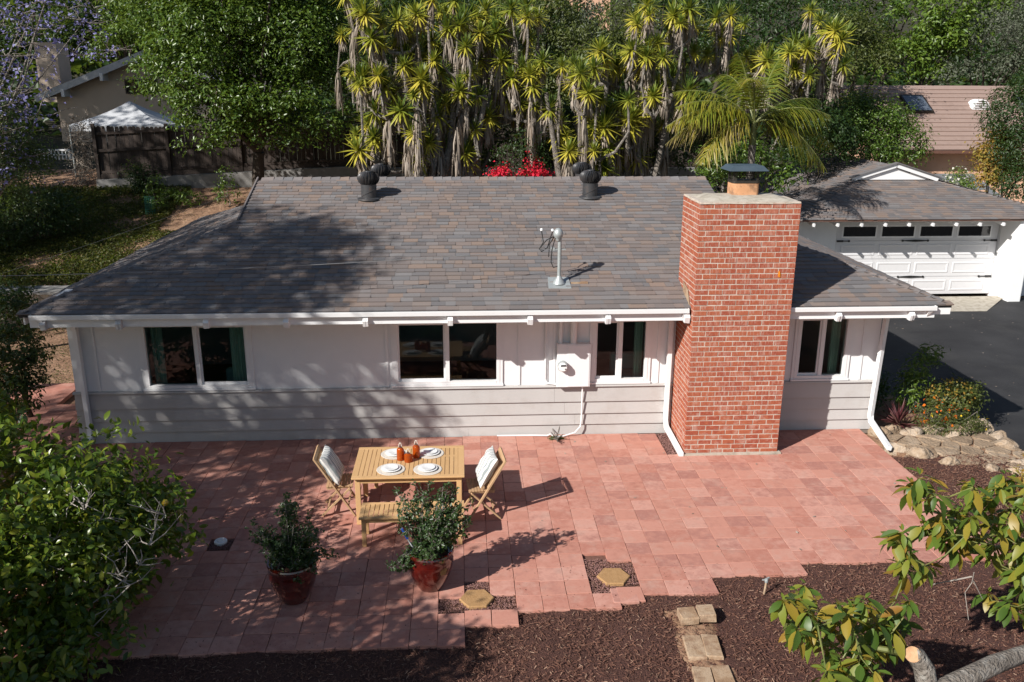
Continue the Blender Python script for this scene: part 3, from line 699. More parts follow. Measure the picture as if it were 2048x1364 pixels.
for c in range(ncourse):
    z = CZ - .055 - (c + 1) * (BH + JT) + JT
    x = CX0; first = True
    while x < CX1 - .02:
        l = BL if not (first and c % 2) else .10
        if random.random() < .05 and not first: l *= rnd(.8, .95)
        first = False
        x1 = min(x + l, CX1)
        if CX1 - x1 < .05: x1 = CX1
        bricks.append((x, x1, z)); x = x1 + JT
    for sx, sgn in ((CX0, -1), (CX1, 1)):
        y = CY0 + (.11 if c % 2 == 0 else .004) ; y = CY0 + (BL * .5 if c % 2 == 0 else .103)
        y = CY0 + (.225 if c % 2 == 1 else .113)
        while y < CY1 - .03:
            y1 = min(y + BL, CY1); v, f = brick_geo(y1 - y, .09, BH)
            if sgn < 0: rest.add([(sx + b_, y1 - a_, z + c_) for a_, b_, c_ in v], f)
            else: rest.add([(sx - b_, y + a_, z + c_) for a_, b_, c_ in v], f)
            y = y1 + JT
    # corner brick returns
    for sx, sgn in ((CX0, -1), (CX1, 1)):
        l = .215 if c % 2 == 1 else .103
        v, f = brick_geo(l - JT, .09, BH); d = .0025
        if sgn < 0: rest.add([(sx - d + b_, CY0 + .003 + l - a_ - JT, z + c_) for a_, b_, c_ in v], f)
        else: rest.add([(sx + d - b_, CY0 + .003 + a_, z + c_) for a_, b_, c_ in v], f)
for k, (x0, x1, z) in enumerate(bricks):
    if k < 300: put('brick', random.choice(BM), chim, Vector((x0, CY0 + rnd(-.003, .003), z)) - offc, (0, 0, rnd(-.006, .006)), (x1 - x0, 1, 1))
    else:
        v, f = brick_geo(x1 - x0, .09, BH); dy = rnd(-.003, .003); rest.add([(x0 + a_, CY0 + dy + b_, z + c_) for a_, b_, c_ in v], f)
tag(rest.build('brickwork', M['brick'], chim), kind='stuff')
MB().box(CX0 - .05, CX1 + .05, CY0 - .06, CY0 + .1, -.03, .025).build('footing', M['concrete'], chim)
c0 = MB(); xs_ = np.linspace(CX0 - .01, CX1 + .01, 13); ys_ = np.linspace(CY0 - .01, CY1, 8)
for i, yy in enumerate(ys_):
    for j, xx in enumerate(xs_):
        e = min(xx - xs_[0], xs_[-1] - xx, yy - ys_[0], ys_[-1] - yy)
        c0.V.append((xx, yy, CZ - .058 + min(e, .25) * .32 + rnd(-.006, .006)))
for i in range(7):
    for j in range(12): c0.F.append((i * 13 + j, i * 13 + j + 1, (i + 1) * 13 + j + 1, (i + 1) * 13 + j)); c0.M.append(0)
c0.build('crown', M['concrete'], chim, True)
fx, fy = 4.50, -.38
def rrect(w, d, r, n=5):
    P = []
    for cx, cy, a0 in ((w - r, d - r, 0), (-w + r, d - r, 90), (-w + r, -d + r, 180), (w - r, -d + r, 270)):
        for k in range(n): a = math.radians(a0 + 90 * k / (n - 1)); P.append((fx + cx + r * math.cos(a), fy + cy + r * math.sin(a)))
    return P
MB().prism(rrect(.215, .165, .06), 'z', CZ - .02, CZ + .235).build('flue', M['terracotta'], chim, True)
cage = MB()
P = rrect(.21, .16, .05, 4)
for k, (a, b) in enumerate(P): cage.tube([(a, b, CZ + .20), (a, b, CZ + .42)], .004, 4)
for zz in np.linspace(CZ + .25, CZ + .40, 5): cage.tube([(a, b, zz) for a, b in P + P[:1]], .003, 4)
for a, b in zip(P, P[1:] + P[:1]):
    for t in (.33, .66): cage.tube([(a[0] + (b[0] - a[0]) * t, a[1] + (b[1] - a[1]) * t, CZ + .23), (a[0] + (b[0] - a[0]) * t, a[1] + (b[1] - a[1]) * t, CZ + .42)], .003, 4)
cage.prism(rrect(.222, .172, .06), 'z', CZ + .205, CZ + .24)
cage.build('spark_cage', M['darkmetal'], chim)
lid = MB()
lid.add([(fx - .31, fy - .27, CZ + .40), (fx + .31, fy - .27, CZ + .40), (fx + .31, fy + .27, CZ + .40), (fx - .31, fy + .27, CZ + .40),
         (fx - .24, fy - .20, CZ + .475), (fx + .24, fy - .20, CZ + .475), (fx + .24, fy + .20, CZ + .475), (fx - .24, fy + .20, CZ + .475)], BOXF)
lid.build('chimney_cap', M['capmetal'], chim)
# step flashing where roof meets the chimney flank
MB().add([(CX0 - .012, -.80, 2.48), (CX0 - .012, -.30, 2.63), (CX0 - .012, -.30, 2.80), (CX0 - .012, -.62, 2.72)], [(0, 1, 2, 3)]).build('flashing', M['oldbrick'], chim)
# orange leaf caught on the bricks
MB().add([(4.97, CY0 - .006, 3.0), (5.0, CY0 - .02, 3.06), (4.985, CY0 - .012, 3.10), (4.965, CY0 - .01, 3.09), (5.01, CY0 - .012, 2.99)], [(0, 4, 1), (0, 1, 2, 3)]).build('stuck_leaf', M['flower_orange'], chim)
# ---- turbine vents
def turbine(x, y, zb, label):
    t = MB().lathe([(.20, -.12), (.20, 0.0), (.155, .02), (.155, .30), (.165, .31)], n=24)
    for k in range(2): pass
    t.lathe([(.24, -.02 - .0), (.235, .012), (.16, .03)], n=20)
    ob = t.build('turbine_vent', M['ventblack'], roof, True, True)
    off = origin(roof); ob.location = Vector((x, y, zb)) - off; ob.scale = (.98, .98, .92)
    seam = MB().tube([(.157 * math.cos(a), .157 * math.sin(a), .05 + .22 * (a + 2.6) / 2.6) for a in np.linspace(-2.6, 0, 14)], .006, 5).build('seam', M['ventblack'], ob, True, True)
    core = MB().lathe([(.11, .30), (.17, .38), (.175, .46), (.12, .54), (0, .565)], n=20).build('turbine_core', M['deck'], ob, True, True)
    fins = MB(); nf = 22
    prof = [(.155, .305), (.205, .36), (.225, .43), (.205, .50), (.15, .55), (.07, .575)]
    for k in range(nf):
        a = 2 * math.pi * k / nf; V = []
        for i, (r, z) in enumerate(prof):
            tw = a + .35 * i / 5; w = .30 * 2 * math.pi / nf
            V += [(r * math.cos(tw - w), r * math.sin(tw - w), z), (r * .86 * math.cos(tw + w), r * .86 * math.sin(tw + w), z)]
        fins.add(V, [(2 * i, 2 * i + 1, 2 * i + 3, 2 * i + 2) for i in range(5)])
    fins.lathe([(0, .585), (.075, .575), (.08, .56)], n=16)
    fins.build('turbine_fins', M['ventblack'], ob, True, True)
    ob['label'] = label
rz_ = lambda y: EZ + SL * (y - E0) if y < RY else RZ - SL * (y - RY)
turbine(-1.77, 3.20, rz_(3.20), 'black spinning roof turbine on the front slope beside the tree shadow')
turbine(2.60, 3.25, rz_(3.25), 'black spinning roof turbine on the front slope nearest the power mast')
turbine(-1.70, 5.2, rz_(5.2), 'black roof turbine just behind the ridge beside the tree shadow')
turbine(2.70, 5.2, rz_(5.2) + .03, 'black roof turbine just behind the ridge nearest the brick chimney')
# ---- electric service: mast, meter panel, conduits
mx, my = 1.63, -.05; mz = rz_(my)
off = origin(roof)
mast = MB().tube([(mx, my, mz - .1), (mx, my, mz + 0.788)], .032, 12).build('service_mast', M['galv'], roof, True)
MB().add([(mx - .19, my - .17, mz - .045), (mx + .19, my - .17, mz - .045), (mx + .17, my + .17, mz + .065), (mx - .17, my + .17, mz + .065), (mx - .19, my - .17, mz - .03), (mx + .19, my - .17, mz - .03), (mx + .17, my + .17, mz + .08), (mx - .17, my + .17, mz + .08)], BOXF).lathe([(.11, .0), (.075, .06), (.045, .10), (.036, .13)], (mx, my, mz + .01), 14).build('mast_flashing', M['galv'], mast, True)
MB().lathe([(.0, .125), (.035, .118), (.066, .08), (.078, .025), (.07, -.015), (.036, -.05), (.033, -.08)], (mx - .03, my - .02, mz + 0.813), 14, sx=1.05).build('weatherhead', M['galv'], mast, True)
MB().bar((mx - .12, my, mz + 0.581), (mx + .10, my, mz + 0.581), .03, .02).box(mx - .15, mx - .08, my - .02, my + .02, mz + 0.564, mz + 0.614).build('clevis', M['galv'], mast)
cb = MB()
cb.tube([(mx - .08, my, mz + 0.805), (mx - .22, my - .05, mz + 0.747), (mx - .34, my - .05, mz + 0.598), (mx - .30, my - .02, mz + 0.548), (mx - .2, my, mz + 0.614), (mx - .15, my, mz + 0.788), (mx - .12, my + .02, mz + 0.871)], .008, 6)
cb.tube([(mx - .07, my, mz + 0.788), (mx - .13, my - .02, mz + 0.581), (mx - .14, my - .02, mz + 0.373), (mx - .10, my - .02, mz + 0.282), (mx - .03, my, mz + 0.299)], .008, 6)
cb.tube([(mx - .09, my, mz + 0.797), (mx - .17, my, mz + 0.664), (mx - .18, my, mz + 0.457)], .008, 6)
cb.tube([(mx - .34, my, mz + 0.581), (mx - .27, my, mz + 0.705), (mx - .3, my + .02, mz + 0.880)], .009, 6)
cb.build('service_cable', M['cable'], mast, True)
for qx, qz in ((-.12, 1.06), (-.3, 1.07)): MB().lathe([(0, 0), (.022, 0), (.026, .02), (.02, .035), (0, .04)], (mx + qx, my + .02, mz + qz * .83), 10).build('wire_connector', M['vinyl'], mast, True)
MB().box(mx + .2, mx + .48, my - .02, my + .07, rz_(my) + .004, rz_(my) + .03).build('roof_patch', M['oldbrick'], roof)
pn = MB().box(1.62, 2.19, -.115, .028, .905, 1.675).build('meter_panel', M['trim'], house, bevel=.006)
MB().box(1.80, 2.17, -.122, -.116, .915, 1.655).build('panel_door', M['trim'], pn, bevel=.003)
MB().tube([(1.71, -.115, 1.30), (1.71, -.20, 1.30)], .088, 20).build('meter_socket', M['galv'], pn, True)
MB().tube([(1.71, -.20, 1.30), (1.71, -.235, 1.30), (1.71, -.25, 1.30)], [.078, .076, .06], 20).build('meter_dome', M['ceramic'], pn, True)
MB().box(1.665, 1.755, -.256, -.252, 1.325, 1.35).box(1.735, 1.76, -.256, -.252, 1.27, 1.285).build('meter_display', M['blackiron'], pn)
MB().tube([(1.68, -.03, 1.675), (1.68, -.03, 2.5)], .034, 10).build('conduit', M['stucco'], house, True)
MB().tube([(1.90, -.05, 1.675), (1.90, -.05, 2.06)], .055, 12).build('conduit', M['stucco'], house, True)
MB().tube([(1.43, .0, 2.45), (1.43, .0, 1.02), (1.47, .0, .945), (1.62, -.02, .93)], .016, 8).build('conduit', M['stucco'], house, True)
MB().tube([(2.075, -.045, .905), (2.075, -.045, .5), (2.07, -.05, .26), (2.05, -.08, .16), (1.95, -.13, .07), (1.75, -.15, .02), (1.58, -.16, .02), (1.52, -.15, .06), (1.47, -.14, .03), (1.2, -.08, .015), (.6, -.06, .012)], .013, 7).build('conduit', M['trim'], house, True)
# ================================================================ GARAGE
gar = empty('garage', (14.1, 14.0, -.45))
tag(gar, 'white detached garage with panelled roll-up door and shingle roof', 'garage')
GE, GEZ, GS = 10.68, 2.10, .31
gx0, gx1, gyg, gzg, gcx, gzp = 9.85, 18.35, 13.6, 2.93, 14.05, 3.38
mb = MB()
mb.box(10.25, 11.51, 11.70, 11.9, -.5, 2.1).box(16.68, 17.95, 11.70, 11.9, -.5, 2.1).box(11.51, 16.68, 11.70, 11.9, 1.86, 2.1)
mb.box(10.25, 10.4, 11.9, 18.2, -.5, 2.1).box(17.8, 17.95, 11.9, 18.2, -.5, 2.1).box(10.25, 17.95, 18.2, 18.35, -.5, 2.1)
mb.build('wall', M['stucco'], gar)
MB().box(16.69, 17.1, 10.78, 11.699, -.5, 2.08).build('pillar', M['stucco'], gar, bevel=.03)
# door: four sections, raised panels, four lights in the top section
dx0, dx1, dz0, dz1 = 11.53, 16.66, -.42, 1.85
dm = mat('garage_door_paint', [lin(.60, .60, .61), lin(.64, .64, .65)], rough=.4, nmix=.6)
door = MB().box(dx0, dx1, 11.77, 11.80, dz0, dz1).build('garage_door', dm, gar)
sec = (dz1 - dz0) / 4
for k in range(4):
    z0 = dz0 + k * sec
    MB().box(dx0, dx1, 11.735, 11.769, z0 + .006, z0 + sec - .006).build('door_section', dm, door)
    for c in range(4):
        a = dx0 + .16 + c * 1.215; b = a + 1.10; p0, p1 = z0 + .11, z0 + sec - .11
        if k == 3:
            MB().box(a, b, 11.725, 11.734, p0 - .02, p1 + .02).build('light_frame', M['vinyl'], door)
            MB().box(a + .05, b - .05, 11.718, 11.7245, p0 + .03, p1 - .02).build('pane', mat('garage_pane', [lin(.006, .006, .007)], rough=.05, spec=.8), door)
        else:
            V = []
            for (i, y) in ((0, 11.734), (.02, 11.720), (.045, 11.720), (.085, 11.731)):
                V += [(a + i, y, p0 + i * .9), (b - i, y, p0 + i * .9), (b - i, y, p1 - i * .9), (a + i, y, p1 - i * .9)]
            F = [(r * 4 + j, r * 4 + (j + 1) % 4, (r + 1) * 4 + (j + 1) % 4, (r + 1) * 4 + j) for r in range(3) for j in range(4)] + [(12, 13, 14, 15)]
            MB().add(V, F).build('raised_panel', dm, door)
def hinge(x, z, l, sgn):
    m = MB(); y0, y1 = 11.705, 11.719
    if sgn == 0:
        m.add([(x - l, y, z + dz) for y in (y1, y0) for dz in (-.012, .012)] + [(x, y, z + dz) for y in (y1, y0) for dz in (-.035, .035)] + [(x + l, y, z + dz) for y in (y1, y0) for dz in (-.012, .012)],
              [(2, 6, 7, 3), (6, 10, 11, 7), (0, 4, 6, 2), (4, 8, 10, 6), (3, 7, 5, 1), (7, 11, 9, 5), (0, 2, 3, 1), (8, 9, 11, 10)])
        ends = (x - l, x + l)
    else:
        m.box(min(x, x + sgn * l), max(x, x + sgn * l), y0, y1, z - .014, z + .014); m.box(min(x, x + sgn * .2), max(x, x + sgn * .2), y0 - .002, y1, z - .028, z + .028); ends = (x + sgn * l,)
    for e in ends: m.tube([(e, y1, z), (e, y0 - .003, z)], .035, 8)
    m.build('strap_hinge', M['blackiron'], door)
for z in (dz0 + 3 * sec, dz0 + sec):
    hinge(dx0 + 2.50, z, .40, 0); hinge(dx0 + .02, z, .38, 1); hinge(dx1 - .02, z, .40, -1)
# roof
FR = [(gx0, GE, GEZ), (gx1, GE, GEZ), (15.33, gyg, gzg), (12.77, gyg, gzg)]
mb = MB(); slab(FR)
slab([(gx0, 18.9, GEZ), (gx0, GE, GEZ), (12.77, gyg, gzg), (gcx, gyg - .05, gzp), (gcx, 18.2, gzp)])
slab([(gx1, GE, GEZ), (gx1, 18.9, GEZ), (gcx, 18.2, gzp), (gcx, gyg - .05, gzp), (15.33, gyg, gzg)])
slab([(gx1, 18.9, GEZ), (gx0, 18.9, GEZ), (gcx, 18.2, gzp)])
groof = mb.build('roof', M['deck'], gar)
gs = (gzg - GEZ) / (gyg - GE); gc = 1 / math.sqrt(1 + gs * gs)
def glf(b):
    k = b * gc / (gyg - GE); return gx0 + k * (12.77 - gx0), gx1 + k * (15.33 - gx1)
plane_shingles((0, GE - .02, GEZ + .0), (1, 0, 0), (0, gc, gs * gc), glf, int((gyg - GE) / gc / .15), .15, groof, 'shingle_courses', 0, None, .2, .4)
def side(sgn, x0):
    run = abs(gcx - x0); s = (gzp - GEZ) / run; c = 1 / math.sqrt(1 + s * s)
    def lf(b):
        k = b * c / run
        if b * c < 2.92: y0 = GE + k * run / 2.92 * (gyg - GE)
        else: y0 = gyg - .06
        return y0, 18.9 - k * .7
    if sgn < 0: plane_shingles((x0 - .01, 29.8, GEZ), (0, -1, 0), (c, 0, s * c), lambda b: (29.8 - lf(b)[1], 29.8 - lf(b)[0]), int(run / c / .15), .15, groof, 'shingle_courses', 0, None, .2, .4)
    else: plane_shingles((x0 + .01, 0, GEZ), (0, 1, 0), (-c, 0, s * c), lf, int(run / c / .15), .15, groof, 'shingle_courses', 0, None, .2, .4)
side(-1, gx0); side(1, gx1)
MB().add([(12.80, gyg - .03, gzg + .02), (15.30, gyg - .03, gzg + .02), (gcx, gyg - .03, gzp - .02)], [(0, 1, 2)]).build('gablet_board', M['trim'], groof)
MB().bar((12.62, gyg - .10, gzg + .03), (gcx, gyg - .10, gzp + .03), .04, .13).bar((gcx, gyg - .10, gzp + .03), (15.48, gyg - .10, gzg + .03), .04, .13).build('gablet_trim', M['trim'], groof)
MB().bar((12.55, gyg - .10, gzg + .10), (gcx, gyg - .10, gzp + .115), .16, .03).bar((gcx, gyg - .10, gzp + .115), (15.55, gyg - .10, gzg + .10), .16, .03).build('rake_edge', M['shingle'], groof)
run_caps((gx0, GE, GEZ), (12.77, gyg, gzg), .12, .03, 'hip_cap', .012, .2, groof)
run_caps((gx1, GE, GEZ), (15.33, gyg, gzg), .12, .03, 'hip_cap', .012, .2, groof)
run_caps((gcx, gyg, gzp), (gcx, 18.1, gzp), .12, .03, 'ridge_cap', .012, .2, groof)
MB().box(gx0 + .02, gx1 - .02, GE - .005, GE + .02, GEZ - .055, GEZ - .002).build('drip_edge', M['copper'], groof)
MB().add([(gx0 + .05, GE + .03, GEZ - .06), (gx1 - .05, GE + .03, GEZ - .06), (gx1 - .05, 11.85, GEZ - .0), (gx0 + .05, 11.85, GEZ - .0)], [(3, 2, 1, 0)]).build('soffit', M['soffit'], groof)
for k in range(11):
    x = 10.35 + k * .72
    MB().bar((x, 11.3, GEZ - .10), (x, GE + .0 - .03, GEZ - .16), .05, .09).build('rafter_tail', M['trim'], groof)

# ================================================================ PINK NEIGHBOUR HOUSE (tile roof)
ph = empty('neighbour_house', (21, 24, gz(21, 24)))
tag(ph, 'peach stucco house with pinkish brown tile roof and skylights behind the garage', 'house')
MB().box(16.9, 25.5, 20.5, 27.5, .2, 3.62).build('wall', M['stucco_peach'], ph)
pe, pez, pry, prz = 19.95, 3.42, 24.2, 5.84; px0, px1 = 16.4, 26.0
mb = MB()
slab([(px0, pe, pez), (px1, pe, pez), (px1, pry, prz), (px0, pry, prz)], .08); slab([(px1, 2 * pry - pe, pez), (px0, 2 * pry - pe, pez), (px0, pry, prz), (px1, pry, prz)], .08)
pr = mb.build('roof', M['rooftile'], ph)
d = Vector((0, pry - pe, prz - pez)); Lr = d.length; d.normalize(); nrm = Vector((1, 0, 0)).cross(d)
ncr = 15; ex = Lr / ncr
TM = mesh_from('roof_tile_course', *(lambda w: ([(-w, -.03, 0), (w, -.03, 0), (w, ex + .02, -.0), (-w, ex + .02, 0), (-w, -.03, .05), (w, -.03, .05), (w, ex + .02, .012), (-w, ex + .02, .012)], BOXF))(.5), M['rooftile'])
R = Matrix((Vector((1, 0, 0)), d, nrm)).transposed().to_quaternion(); off = origin(pr)
for c in range(ncr):
    x = px0 + .3 + (.35 if c % 2 else 0)
    while x < px1 - .2:
        w = 1.0
        p = Vector((x, pe, pez)) + d * ex * c + nrm * rnd(0, .008)
        put('roof_tile', TM, pr, p - off, R, (.94, 1, 1)); x += .945
def on_roof(x, t, h=0): return Vector((x, pe, pez)) + d * t * Lr + nrm * h
for (x0, x1, t0, t1) in ((18.75, 19.75, .53, .80), (23.7, 24.9, .48, .80)):
    f = MB(); a, b, c_, e = on_roof(x0, t0), on_roof(x1, t0), on_roof(x1, t1), on_roof(x0, t1)
    f.add([a, b, c_, e] + [q + nrm * .16 for q in (a, b, c_, e)], BOXF); sk = f.build('skylight', M['darkmetal'], pr)
    q = [on_roof(x0 + .07, t0 + .02, .165), on_roof(x1 - .07, t0 + .02, .165), on_roof(x1 - .07, t1 - .02, .165), on_roof(x0 + .07, t1 - .02, .165)]
    MB().add(q, [(0, 1, 2, 3)]).build('pane', mat('skylight_pane', [lin(.10, .12, .15)], rough=.08, spec=.8), sk)
v = MB(); c0_ = on_roof(21.95, .60, .04); ang = [math.pi * k / 12 for k in range(13)]
P2 = [(c0_.x + .38 * math.cos(a), c0_.z + .42 * math.sin(a)) for a in ang]
v.add([(x, c0_.y - .02, z) for x, z in P2] + [(x, c0_.y + .55, z) for x, z in P2], [tuple(range(12, -1, -1))] + [(i, i + 1, 14 + i, 13 + i) for i in range(12)])
dv_ = v.build('dormer_vent', M['trim'], pr)
for k in range(4):
    z = c0_.z + .06 + k * .09; w = math.sqrt(max(.01, .40 ** 2 - (z - c0_.z) ** 2)) * .78
    MB().box(c0_.x - w, c0_.x + w, c0_.y - .05, c0_.y - .022, z, z + .02).build('louvre', M['copper'], dv_)
MB().box(px0, px1, pe - .16, pe - .02, pez - .12, pez - .02).build('gutter', M['copper'], pr)
# grey shed roof in front of it
sh = empty('garden_shed', (18.6, 17.5, gz(18.6, 17.5)))
tag(sh, 'low shed with a grey roof between the garage and the peach house', 'shed')
MB().box(17.6, 20.6, 18.9, 20.4, -.4, 1.95).build('wall', M['stucco_peach'], sh)
mb = MB(); slab([(17.2, 18.5, 1.75), (21.0, 18.5, 1.75), (20.8, 20.45, 2.45), (17.4, 20.45, 2.45)], .06); mb.build('roof', M['greyroof'], sh)

# ================================================================ LEFT NEIGHBOUR HOUSE (gable, deck)
lh = empty('neighbour_house', (-13, 27, gz(-13, 27)))
tag(lh, 'tan stucco gabled house with white barge boards above the wooden fence', 'house')
# gable end faces the camera, eave to the left
yg = 24.0; pe_ = atY(70, 190, yg); pk = atY(290, 98, yg); sl_ = (pk[2] - pe_[2]) / (pk[0] - pe_[0])
xw0 = atY(128, 300, yg + .5)[0]; xr = 2 * pk[0] - xw0; zb = 2.0
MB().prism([(xw0, zb), (xr, zb), (xr, pe_[2] + sl_ * (xw0 - pe_[0]) - .1), (pk[0], pk[2] - .15), (xw0, pe_[2] + sl_ * (xw0 - pe_[0]) - .1)], 'y', yg + .5, yg + 9).build('wall', M['stucco_tan'], lh)
mb = MB()
slab([(pe_[0], yg, pe_[2]), (pk[0], yg, pk[2]), (pk[0], yg + 9.5, pk[2]), (pe_[0], yg + 9.5, pe_[2])], .1); slab([(pk[0], yg, pk[2]), (2 * pk[0] - pe_[0], yg, pe_[2]), (2 * pk[0] - pe_[0], yg + 9.5, pe_[2]), (pk[0], yg + 9.5, pk[2])], .1)
lr = mb.build('roof', M['shingle'], lh)
for sgn in (-1, 1): MB().bar((pk[0] + sgn * (pk[0] - pe_[0]), yg - .03, pe_[2] - .16), (pk[0], yg - .03, pk[2] - .16), .05, .26).build('barge_board', M['pad'], lr)
for t in (.25, .60, .92):
    q = pe_ + (pk - pe_) * t; MB().box(q[0] - .06, q[0] + .06, yg - .10, yg + .5, q[2] - .52, q[2] - .22).build('beam_end', M['trim'], lr)
a = atY(75, 85, yg + 3); b = atY(127, 145, yg + 3)
MB().box(a[0], b[0], yg + 2.6, yg + 3.8, 5.0, a[2]).build('chimney', M['stucco_tan'], lh)
q = atY(250, 165, yg + .5); w0 = MB().box(q[0], q[0] + 1.3, yg + .44, yg + .49, q[2] - .45, q[2] + .12).build('window', M['darkmetal'], lh)
MB().box(q[0] + .06, q[0] + 1.24, yg + .43, yg + .435, q[2] - .39, q[2] + .06).build('pane', mat('dark_pane', [lin(.01, .012, .012)], rough=.05, spec=.8), w0)
# side wall window, deck and railings
sw = MB().box(xw0 - .05, xw0 - .005, yg + 1.2, yg + 3.2, 3.6, 5.1).build('window', M['trim'], lh)
MB().box(xw0 - .06, xw0 - .055, yg + 1.35, yg + 3.05, 3.72, 4.98).build('pane', mat('side_pane', [lin(.05, .06, .06)], rough=.1), sw)
dk = MB().box(xw0 - 4.5, xw0, yg - 1.6, yg + 8, 2.55, 2.7).build('deck_floor', M['pad'], lh)
def railing(p, q, z0, z1, n):
    r = MB(); p, q = Vector(p), Vector(q)
    rl = r.bar((p.x, p.y, z1), (q.x, q.y, z1), .09, .06).build('railing', M['trim'], lh)
    MB().bar((p.x, p.y, z0), (q.x, q.y, z0), .07, .05).build('bottom_rail', M['trim'], rl); MB().bar((p.x, p.y, z1 - .18), (q.x, q.y, z1 - .18), .05, .04).build('middle_rail', M['trim'], rl)
    for k in range(n + 1):
        t = p.lerp(q, k / n); w = .09 if k in (0, n) else .045
        MB().bar((t.x, t.y, z0 - (.25 if k in (0, n) else 0)), (t.x, t.y, z1), w, w, (0, 1, 0)).build('baluster', M['trim'], rl)
A = atY(72, 300, 21.0); B = atY(138, 296, 21.0)
railing((A[0], 21.0, 0), (B[0], 21.0, 0), A[2] - 1.0, A[2], 9)
railing((xw0 - 3.4, yg + 4, 0), (xw0 - .6, yg + 4, 0), 2.9, 3.75, 12)
# patio umbrella / canopy tent
tn = empty('canopy_tent', (-12.0, 19.6, gz(-12, 19.6)))
tag(tn, 'white peaked canopy tent standing behind the wooden fence', 'tent')
pkz, ez = 5.20, 4.42; cx, cy = -12.0, 19.6
n = 6; V = [(cx, cy, pkz)]; F = []
cor = [(cx - 1.62, cy - 1.5), (cx + 1.62, cy - 1.5), (cx + 1.62, cy + 1.5), (cx - 1.62, cy + 1.5)]
mb = MB()
for k in range(4):
    a, b = cor[k], cor[(k + 1) % 4]; g = []
    for i in range(n + 1):
        t = i / n
        for j in range(n + 1):
            s = j / n; ex_, ey_ = a[0] + (b[0] - a[0]) * s, a[1] + (b[1] - a[1]) * s
            sag = -.10 * math.sin(math.pi * t) - .05 * math.sin(math.pi * s) * t
            g.append((cx + (ex_ - cx) * t, cy + (ey_ - cy) * t, pkz + (ez - pkz) * t + sag * (1 - .5 * t)))
    for j in range(n + 1): g.append((g[n * (n + 1) + j][0], g[n * (n + 1) + j][1], ez - .22))
    mb.add(g, [(i * (n + 1) + j, (i + 1) * (n + 1) + j, (i + 1) * (n + 1) + j + 1, i * (n + 1) + j + 1) for i in range(n + 1) for j in range(n)])
mb.build('canopy', M['tent'], tn, True)
for x, y in cor: MB().tube([(x, y, gz(x, y) - .1), (x, y, ez - .05)], .03, 8).build('pole', M['galv'], tn, True)
# peach building glimpsed through the trees
bh = empty('hillside_house', (2.2, 52, gz(2.2, 52)))
tag(bh, 'pale peach house wall glimpsed through the trees above the yuccas', 'house')
q = atY(1100, 20, 50); MB().box(q[0] - 2.6, q[0] + 4.2, 50, 56, gz(q[0], 50) - 1, q[2] + 1.6).build('wall', M['stucco_peach'], bh)
mb = MB(); slab([(q[0] - 3, 49.4, q[2] + 1.6), (q[0] + 4.6, 49.4, q[2] + 1.6), (q[0] + 4.6, 53, q[2] + 2.8), (q[0] - 3, 53, q[2] + 2.8)], .1); slab([(q[0] + 4.6, 56.6, q[2] + 1.6), (q[0] - 3, 56.6, q[2] + 1.6), (q[0] - 3, 53, q[2] + 2.8), (q[0] + 4.6, 53, q[2] + 2.8)], .1); mb.build('roof', M['rooftile'], bh)

# ================================================================ FENCE AND LOW WALLS
fn = empty('wooden_fence', (-5, 17, 2.0))
tag(fn, 'dark weathered dog-eared plank fence along the back garden', 'fence')
FX0, FX1 = -12.35, 9.0
def fz(x): return 2.76 + (x - FX0) * .053 if x < -4 else 3.16      # bottom of pickets
PKM = []
for k in range(3):
    w = .068; h = 1.68
    PKM.append(mesh_from('picket', *(lambda m: (m.V, m.F))(MB().prism([(-w, 0), (w, 0), (w, h - .05), (w - .035, h), (-w + .035, h), (-w, h - .05)], 'y', -.01, .01)), M['fence']))
off = origin(fn); x = FX0; n = 0
while x < FX1:
    if n < 170: put('picket', random.choice(PKM), fn, Vector((x, 17 + rnd(-.006, .006), fz(x) + rnd(-.015, .015))) - off, (rnd(-.01, .01), rnd(-.015, .015), rnd(-.02, .02)), (1, 1, (4.43 - .005 * (x - FX0) - fz(x)) / 1.68 if x < -4 else (4.39 - fz(x)) / 1.68))
    x += .143 + (.012 if random.random() < .12 else 0); n += 1
xx = FX0
while xx < FX1:
    MB().box(xx - .05, xx + .05, 16.88, 16.97, gz(xx, 17) - .2, 4.52).build('post', M['fence'], fn)
    x2 = min(xx + 2.42, FX1)
    for zz in (.12, .85, 1.42): MB().bar((xx, 16.945, fz(xx) + zz), (x2, 16.945, fz(x2) + zz), .04, .09).build('rail', M['fence'], fn)
    MB().bar((xx, 16.93, fz(xx) - .02), (x2, 16.93, fz(x2) - .02), .05, .16).build('kickboard', M['fence'], fn)
    xx = x2 if x2 < FX1 else FX1 + 1
lw = MB(); prev = None
for x in np.arange(-12.4, 9.3, 1.2):
    z = fz(x) - .10
    lw.V += [(x, 16.75, gz(x, 16.8) - .4), (x, 17.1, gz(x, 17) - .4), (x, 17.1, z), (x, 16.75, z - .02)]
k = len(lw.V) // 4
lw.F = [(4 * i + a, 4 * i + 4 + a, 4 * i + 4 + (a + 1) % 4, 4 * i + (a + 1) % 4) for i in range(k - 1) for a in range(4)] + [(0, 1, 2, 3), (4 * k - 1, 4 * k - 2, 4 * k - 3, 4 * k - 4)]; lw.M = [0] * len(lw.F)
o = lw.build('garden_wall', M['rawconc'], None, loc=(-2, 17, 1.5)); tag(o, 'low grey concrete wall under the wooden fence', 'wall')
